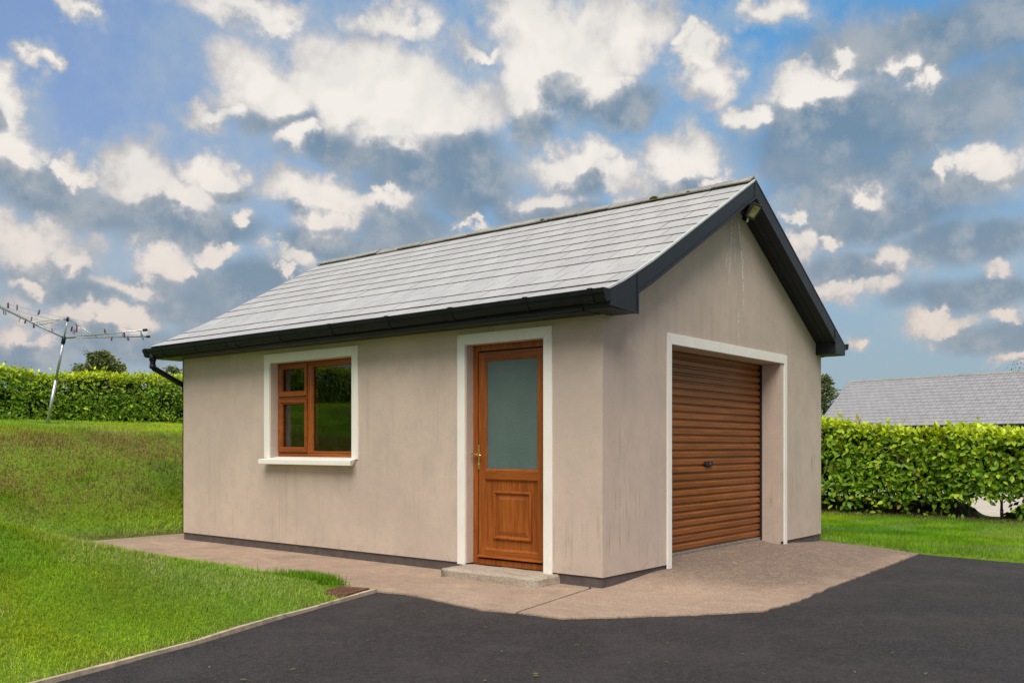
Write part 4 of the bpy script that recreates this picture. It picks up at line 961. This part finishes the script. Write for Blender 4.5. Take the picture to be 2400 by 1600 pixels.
for k in range(4):
    a = rot+k*math.pi/2; h_ = e1*math.cos(a)+e2*math.sin(a); dirn = h_*math.cos(R(11.5))+axis*math.sin(R(11.5)); arms.append(dirn)
    a_ = MB().tube([tuple(hub), tuple(hub+dirn*LA)], .011, 8).build('arm', M_ALU, dr_, smooth=True)
    MB().tube([tuple(hub+dirn*(LA-.03)), tuple(hub+dirn*(LA+.05))], .024, 8).build('end_cap', M_PVC, a_, smooth=True)
    MB().tube([tuple(topc), tuple(hub+dirn*.75)], .007, 6).build('brace', M_ALU, dr_, smooth=True)
sags = []
mb = MB()
for t in (.35, .55, .75, .95):
    for k in range(4):
        p0, p1 = hub+arms[k]*LA*t, hub+arms[(k+1) % 4]*LA*t; mid = (p0+p1)/2-UP*.03*t*2; sags.append((p0, mid, p1))
        mb.tube([tuple(p0), tuple((p0+mid)/2-UP*.006), tuple(mid), tuple((p1+mid)/2-UP*.006), tuple(p1)], .0024, 4)
mb.build('line', M_ALU, dr_, kind='stuff')
M_PEGS = [simple('peg_plastic_purple', (.16,.04,.10), .5), simple('peg_plastic_blue', (.10,.25,.36), .5), simple('peg_plastic_red', (.20,.05,.06), .5)]
rp = random.Random(12); pegm = [None]*3
for i in range(26):
    p0, mid, p1 = sags[rp.choice([0,1,2,3,4,5,6,7,8,8,9,10,11,12,12,13,14,15,15])]; t = rp.uniform(.04, .96)
    q = p0*(1-t)**2+2*mid*t*(1-t)+p1*t*t; k = rp.choice((0,0,0,1,2))
    if pegm[k] is None:
        m_ = MB(); m_.add([(-.010,-.006,.018),(.010,-.006,.018),(.017,-.006,-.075),(.006,-.006,-.075),(0,-.006,-.03),(-.006,-.006,-.075),(-.017,-.006,-.075),
                           (-.010,.006,.018),(.010,.006,.018),(.017,.006,-.075),(.006,.006,-.075),(0,.006,-.03),(-.006,.006,-.075),(-.017,.006,-.075)],
                          [(0,1,4),(1,2,3,4),(0,4,5,6),(7,11,8),(8,11,10,9),(7,13,12,11),(0,6,13,7),(1,8,9,2),(0,7,8,1),(3,10,11,4),(4,11,12,5),(2,9,10,3),(5,12,13,6)])
        o = m_.build('clothes_peg', M_PEGS[k]); pegm[k] = o.data
    else: o = link(bpy.data.objects.new('clothes_peg', pegm[k]))
    o.location = tuple(BASE+q); o.rotation_euler = (rp.uniform(-.3, .3), rp.uniform(-.4, .4), rp.uniform(0, 3.1))
    tag(o, ('purple', 'pale blue', 'red')[k]+' plastic peg hanging on the lines of the rotary clothes dryer', 'peg', ('purple', 'blue', 'red')[k]+' pegs on the clothes dryer')

# ------------------------------------------------------------------ trees
def at(px, py, depth): return CAM+depth*(FW+RT*(px-1176)/FPX+UP*(YH-py)/FPX)
def tree(name, label, top, ground, width, kind, n, col, seed):
    r = np.random.default_rng(seed); base = np.array([top[0], top[1], ground]); H = top[2]-ground
    root = empty(name, tuple(base), label=label, cat='tree', group='trees beyond the hedges')
    mb = MB(); mb.tube([(0,0,-.3),(.03*H*.2,.0,H*.45),(0,0,H*.92)], [.035*H, .022*H, .006*H], 8); tr = mb.build('trunk', M_BARK, root, smooth=True)
    P = []; A = []; limbs = MB()
    if kind == 'conifer':
        nb = 64
        for i in range(nb):
            h = H*(.12+.86*(i/nb)**.9); rad = width*.5*(1-(h/H))**.85*r.uniform(.55, 1.15)+.05; a = i*2.4+r.uniform(-.5, .5); k = max(10, int(n/nb))
            rise = r.uniform(-.05, .28)
            limbs.tube([(0,0,h), (math.cos(a)*rad, math.sin(a)*rad, h+rad*rise)], [.018*H*.35, .004*H*.3], 5)
            t = np.sqrt(r.random(k)); sp = .10+.20*rad*np.minimum(t, 1.15-t)
            P.append(np.stack([math.cos(a)*rad*t, math.sin(a)*rad*t, h+rad*t*rise], 1)+r.normal(0, 1, (k, 3))*np.stack([sp, sp, sp*.45], 1)); A.append(np.tile([math.cos(a), math.sin(a), .2], (k, 1)))
    else:
        nb = 26
        for i in range(nb):
            v = r.normal(0, 1, 3); v /= np.linalg.norm(v); c = np.array([0,0,H*.62])+v*np.array([width*.40, width*.40, H*.32])*r.uniform(.55, 1.05); k = n//nb
            limbs.tube([(0,0,H*.30), tuple(c*np.array([.5,.5,.8])), tuple(c)], [.016*H, .009*H, .003*H], 5)
            P.append(c+r.normal(0, 1, (k, 3))*np.array([width*.11, width*.11, H*.075])); A.append(r.normal(0, 1, (k, 3)))
    limbs.build('limb', M_BARK, tr)
    P = np.concatenate(P); A = np.concatenate(A); m = len(P)
    hh = P[:, 2]/H; c = np.array(col)[None]*(.55+.9*r.random((m, 1)))*(.8+.4*np.clip(fbm(P[:, 0]*1.5, P[:, 2]*1.5, seed), 0, 1))[:, None]
    V, F, C = leaves(P, A+r.normal(0, .45, (m, 3)), r.normal(0, 1, (m, 3))+np.array([0,0,.8]), min(width, 4.)*.05*r.uniform(.6, 1.4, m), c, False)
    fast('crown', V, F, M_NEEDLE, C, root, kind='stuff')
tree('conifer_tree', 'tallest dark green conifer above the left hedge', at(230,806,45), 1.2, 7.0, 'conifer', 9000, (.17,.205,.085), 1)
tree('conifer_tree', 'smaller olive conifer on the right flank of the tallest one', at(268,838,47), 1.2, 4.6, 'conifer', 3600, (.20,.205,.09), 2)
tree('bare_tree', 'thin brownish tree left of the tallest conifer behind the left hedge', at(188,846,50), 1.2, 2.4, 'round', 1100, (.15,.12,.085), 3)
tree('round_tree', 'small rounded dark tree above the left hedge near the garage', at(356,846,50), 1.2, 1.5, 'round', 2200, (.17,.205,.085), 4)
tree('conifer_tree', 'layered conifer seen under the garage downpipe', at(397,838,50), 1.2, 5.0, 'conifer', 1500, (.17,.205,.085), 5)
tree('conifer_tree', 'dark conifer between the garage wall and the grey roof', at(1893,858,58), -.6, 5.6, 'conifer', 6000, (.17,.205,.085), 6)
tree('round_tree', 'leafy crown peeping over the ridge of the grey roof', at(2337,843,60), -.6, 2.6, 'round', 2600, (.13,.19,.045), 7)

# ------------------------------------------------------------------ neighbour's house and yard
hd = np.array([math.cos(R(40))*FW[0]-math.sin(R(40))*RT[0], math.cos(R(40))*FW[1]-math.sin(R(40))*RT[1], 0])   # along the ridge, away to the left
hn = np.array([-hd[1], hd[0], 0]); hn = hn if hn@(CAM-np.array([35, 5, 1.25])) > 0 else -hn
RL = at(1950, 876, 45.1); RUN, LEN = 3.0, 15.0; ZE = RL[2]-2.30
house = empty('bungalow', (float(RL[0]), float(RL[1]), -.6), label='neighbouring bungalow with long grey slate roof beyond the right hedge', cat='house')
hz = RL[2]+.6; ez = ZE+.6
def hp(s, r, z): return tuple(-hd*s+hn*r+UP*z)            # s along the ridge from its left end, r towards the camera
def hbox(name, s0, s1, r0, r1, z0, z1, mat, parent=house):
    return MB().add([hp(s0,r0,z0),hp(s1,r0,z0),hp(s1,r1,z0),hp(s0,r1,z0),hp(s0,r0,z1),hp(s1,r0,z1),hp(s1,r1,z1),hp(s0,r1,z1)], [(0,3,2,1),(4,5,6,7),(0,1,5,4),(1,2,6,5),(2,3,7,6),(3,0,4,7)]).build(name, mat, parent)
hbox('wall', .25, LEN-.25, -RUN+.35, RUN-.35, 0, ez-.05, M_BRICK)
for s in (.25, LEN-.25): MB().add([hp(s,-RUN+.35,ez-.05),hp(s,RUN-.35,ez-.05),hp(s,0,hz-.2)], [(0,1,2)]).build('gable', M_BRICK, house)
hbox('fascia', .05, LEN-.05, RUN-.10, RUN-.06, ez-.20, ez-.03, M_GUT)
MB().tube([hp(0,RUN+.02,ez-.05), hp(LEN,RUN+.02,ez-.06)], .055, 8).build('gutter', M_GUT, house)
hroof = MB().add([hp(0,0,hz-.03),hp(LEN,0,hz-.03),hp(LEN,RUN,ez-.03),hp(0,RUN,ez-.03),hp(LEN,-RUN,ez-.03),hp(0,-RUN,ez-.03)], [(0,1,2,3),(0,1,4,5)]).build('roof', M_BLACK, house)
SL = math.hypot(RUN, hz-ez); g2 = .25; cands = []
u2 = hn*(RUN/SL)-UP*((hz-ez)/SL); nrm2 = np.cross(u2, -hd); nrm2 = nrm2 if nrm2[2] > 0 else -nrm2
sm = MB(); sm.box(.005, .295, 0, .27, 0, .012); so_ = sm.build('slate', M_FARSLATE, hroof); sme = so_.data; bpy.data.objects.remove(so_); sme.materials.append(M_SLEDGE)
for p_ in sme.polygons: p_.material_index = 0 if abs(p_.normal.z) > .5 else 1
halves = []
for c in range(15):
    for j in range(50):
        s = j*.3+(.15 if c % 2 else 0)
        if s > LEN-.3: continue
        if c % 2 and j == 0: halves.append((c, UP*hz+u2*((c+1)*g2+.02)))
        P0 = UP*hz-hd*s+u2*((c+1)*g2+.02)
        w = P0+np.array([RL[0], RL[1], -.6])-CAM; dd = w@FW; sx = 1176+FPX*(w@RT)/dd; sy = YH-FPX*w[2]/dd
        cands.append((0 if (1890 < sx < 2350 and sy < 985) else 1, -1/dd if False else dd, c, s, P0))
cands.sort(key=lambda q: (q[0], q[1])); bulk = MB()
E1, E2 = -hd, -u2
for k, (vis, dd, c, s, P0) in enumerate(cands):
    n_ = nrm2*1.0; e2t = E2-n_*.045; e2t /= np.linalg.norm(e2t); nt = np.cross(E1, e2t); nt = nt if nt[2] > 0 else -nt; org = P0+n_*.012
    M4 = Matrix(((E1[0], e2t[0], nt[0], org[0]), (E1[1], e2t[1], nt[1], org[1]), (E1[2], e2t[2], nt[2], org[2]), (0,0,0,1)))
    if k < 290:
        o = link(bpy.data.objects.new('slate', sme), hroof); o.matrix_local = M4
    else:
        bulk.add([tuple(M4 @ v_.co) for v_ in sme.vertices], [tuple(p.vertices) for p in sme.polygons])
hm = MB().box(.0, .145, 0, .27, 0, .012).build('slate', M_FARSLATE, hroof); hme = hm.data; bpy.data.objects.remove(hm); hme.materials.append(M_SLEDGE)
for p_ in hme.polygons: p_.material_index = 0 if abs(p_.normal.z) > .5 else 1
for c, P0 in halves:
    o = link(bpy.data.objects.new('slate', hme), hroof); M5 = M4.copy(); org = P0+nrm2*.012; M5[0][3], M5[1][3], M5[2][3] = org; o.matrix_local = M5
bulk.build('slates', M_FARSLATE, hroof, kind='stuff')
for i in range(33):
    MB().extrude([(-.12,-.07),(0,.02),(.12,-.07),(.1,-.09),(0,-.01),(-.1,-.09)], lambda r, z: hp(i*.45, r, hz+.02+z), lambda r, z: hp(i*.45+.44, r, hz+.02+z+.008)).build('ridge_tile', M_RIDGE, hroof)
MB().add([hp(-.02,0,hz+.0),hp(-.02,RUN+.02,ez),hp(-.02,RUN+.02,ez-.16),hp(-.02,0,hz-.18),hp(.02,0,hz+.0),hp(.02,RUN+.02,ez),hp(.02,RUN+.02,ez-.16),hp(.02,0,hz-.18)], [(0,1,2,3),(4,5,6,7),(0,1,5,4),(1,2,6,5),(2,3,7,6),(3,0,4,7)]).build('bargeboard', M_GUT, house)
v, f = cdt([(14.8,-14),(30,-20),(34,12),(14.8,9)], 3, lambda x, y: -.54)
MB().add(v, f).build('yard', M_YARD, kind='structure')

# ------------------------------------------------------------------ leaf litter, clippings on the drive
n = 1500; u = rng.uniform(-6, 6, n); P = np.stack([rng.normal(11.75, .32, n), u, np.zeros(n)], 1); P[:, 2] = height(P[:, 0], P[:, 1])+.02+rng.random(n)*.03
V, F, C = leaves(P, rng.normal(0, 1, (n, 3))*np.array([1, 1, .3]), rng.normal(0, .5, (n, 3))+np.array([0,0,1]), .07*rng.uniform(.6, 1.2, n), np.array([.13,.075,.035])*(.5+1.1*rng.random((n, 1))), False)
fast('leaf_litter', V, F, M_LEAF, C, label='brown fallen leaves under the right hedge', kind='stuff')
def ground_pt(px, py): d = FW+RT*(px-1176)/FPX+UP*(YH-py)/FPX; t = (-.006-CAM[2])/d[2]; return CAM+d*t
spots = [(972,1404),(1424,1452),(1537,1476),(955,1461),(1030,1474),(985,1511),(1017,1518),(1188,1519),(1440,1522),(1536,1476),(1524,1519),(1150,1494),(668,1482),(680,1536),(550,1561),(655,1493),(850,1470),(1222,1547),(1222,1553),(1318,1480),(1111,1573-9),(1312,1574-8),(1640,1440),(1700,1500),(1820,1470),(1905,1430),(2050,1500),(2200,1420),(2290,1470),(1960,1540),(600,1512),(480,1530),(760,1440),(880,1420),(1395,1421),(1120,1440),(1750,1545),(2130,1545)]
lm = []
for c in ((.24,.22,.06),(.20,.10,.045),(.16,.24,.05),(.30,.24,.12)):
    me = bpy.data.meshes.new('fallen_leaf'); me.from_pydata([tuple(q) for q in LV], [], [tuple(map(int, q)) for q in LF8]); me.materials.append(M_LEAF)
    ca = me.color_attributes.new('Col', 'FLOAT_COLOR', 'POINT')
    for q in ca.data: q.color = c+(1,)
    lm.append(me)
cn = ('yellowish', 'brown', 'green', 'straw coloured')
for i, (px, py) in enumerate(spots):
    k = rp.choice((0, 0, 1, 2, 3)); o = bpy.data.objects.new('fallen_leaf', lm[k]); p = ground_pt(px, py); s = rp.uniform(.018, .042)
    o.location = (p[0], p[1], -.003); o.rotation_euler = (rp.uniform(-.2, .2), rp.uniform(-.2, .2), rp.uniform(0, 6.2)); o.scale = (s, s*rp.uniform(.35, .9), s); link(o)
    tag(o, cn[k]+' leaf scrap lying on the dark driveway', 'leaf', cn[k]+' leaf scraps on the driveway')

n = 40; c0 = np.array([2.05, -.30]); P = np.zeros((n, 3)); a = rng.normal(0, 1, (n, 2)); P[:, 0] = c0[0]+a[:, 0]*.16; P[:, 1] = c0[1]+a[:, 1]*.06
P[:, 2] = [apz(x, y)+.004 for x, y in P[:, :2]]
V, F, C = leaves(P, rng.normal(0, 1, (n, 3))*np.array([1, 1, .1]), np.tile([0, 0, 1.], (n, 1))+rng.normal(0, .2, (n, 3)), rng.uniform(.012, .034, n), np.array([.62, .62, .58])*(.6+.5*rng.random((n, 1))), False)
fast('plaster_crumbs', V, F, M_LEAF, C, label='pale crumbs scattered on the concrete before the shutter', kind='stuff')
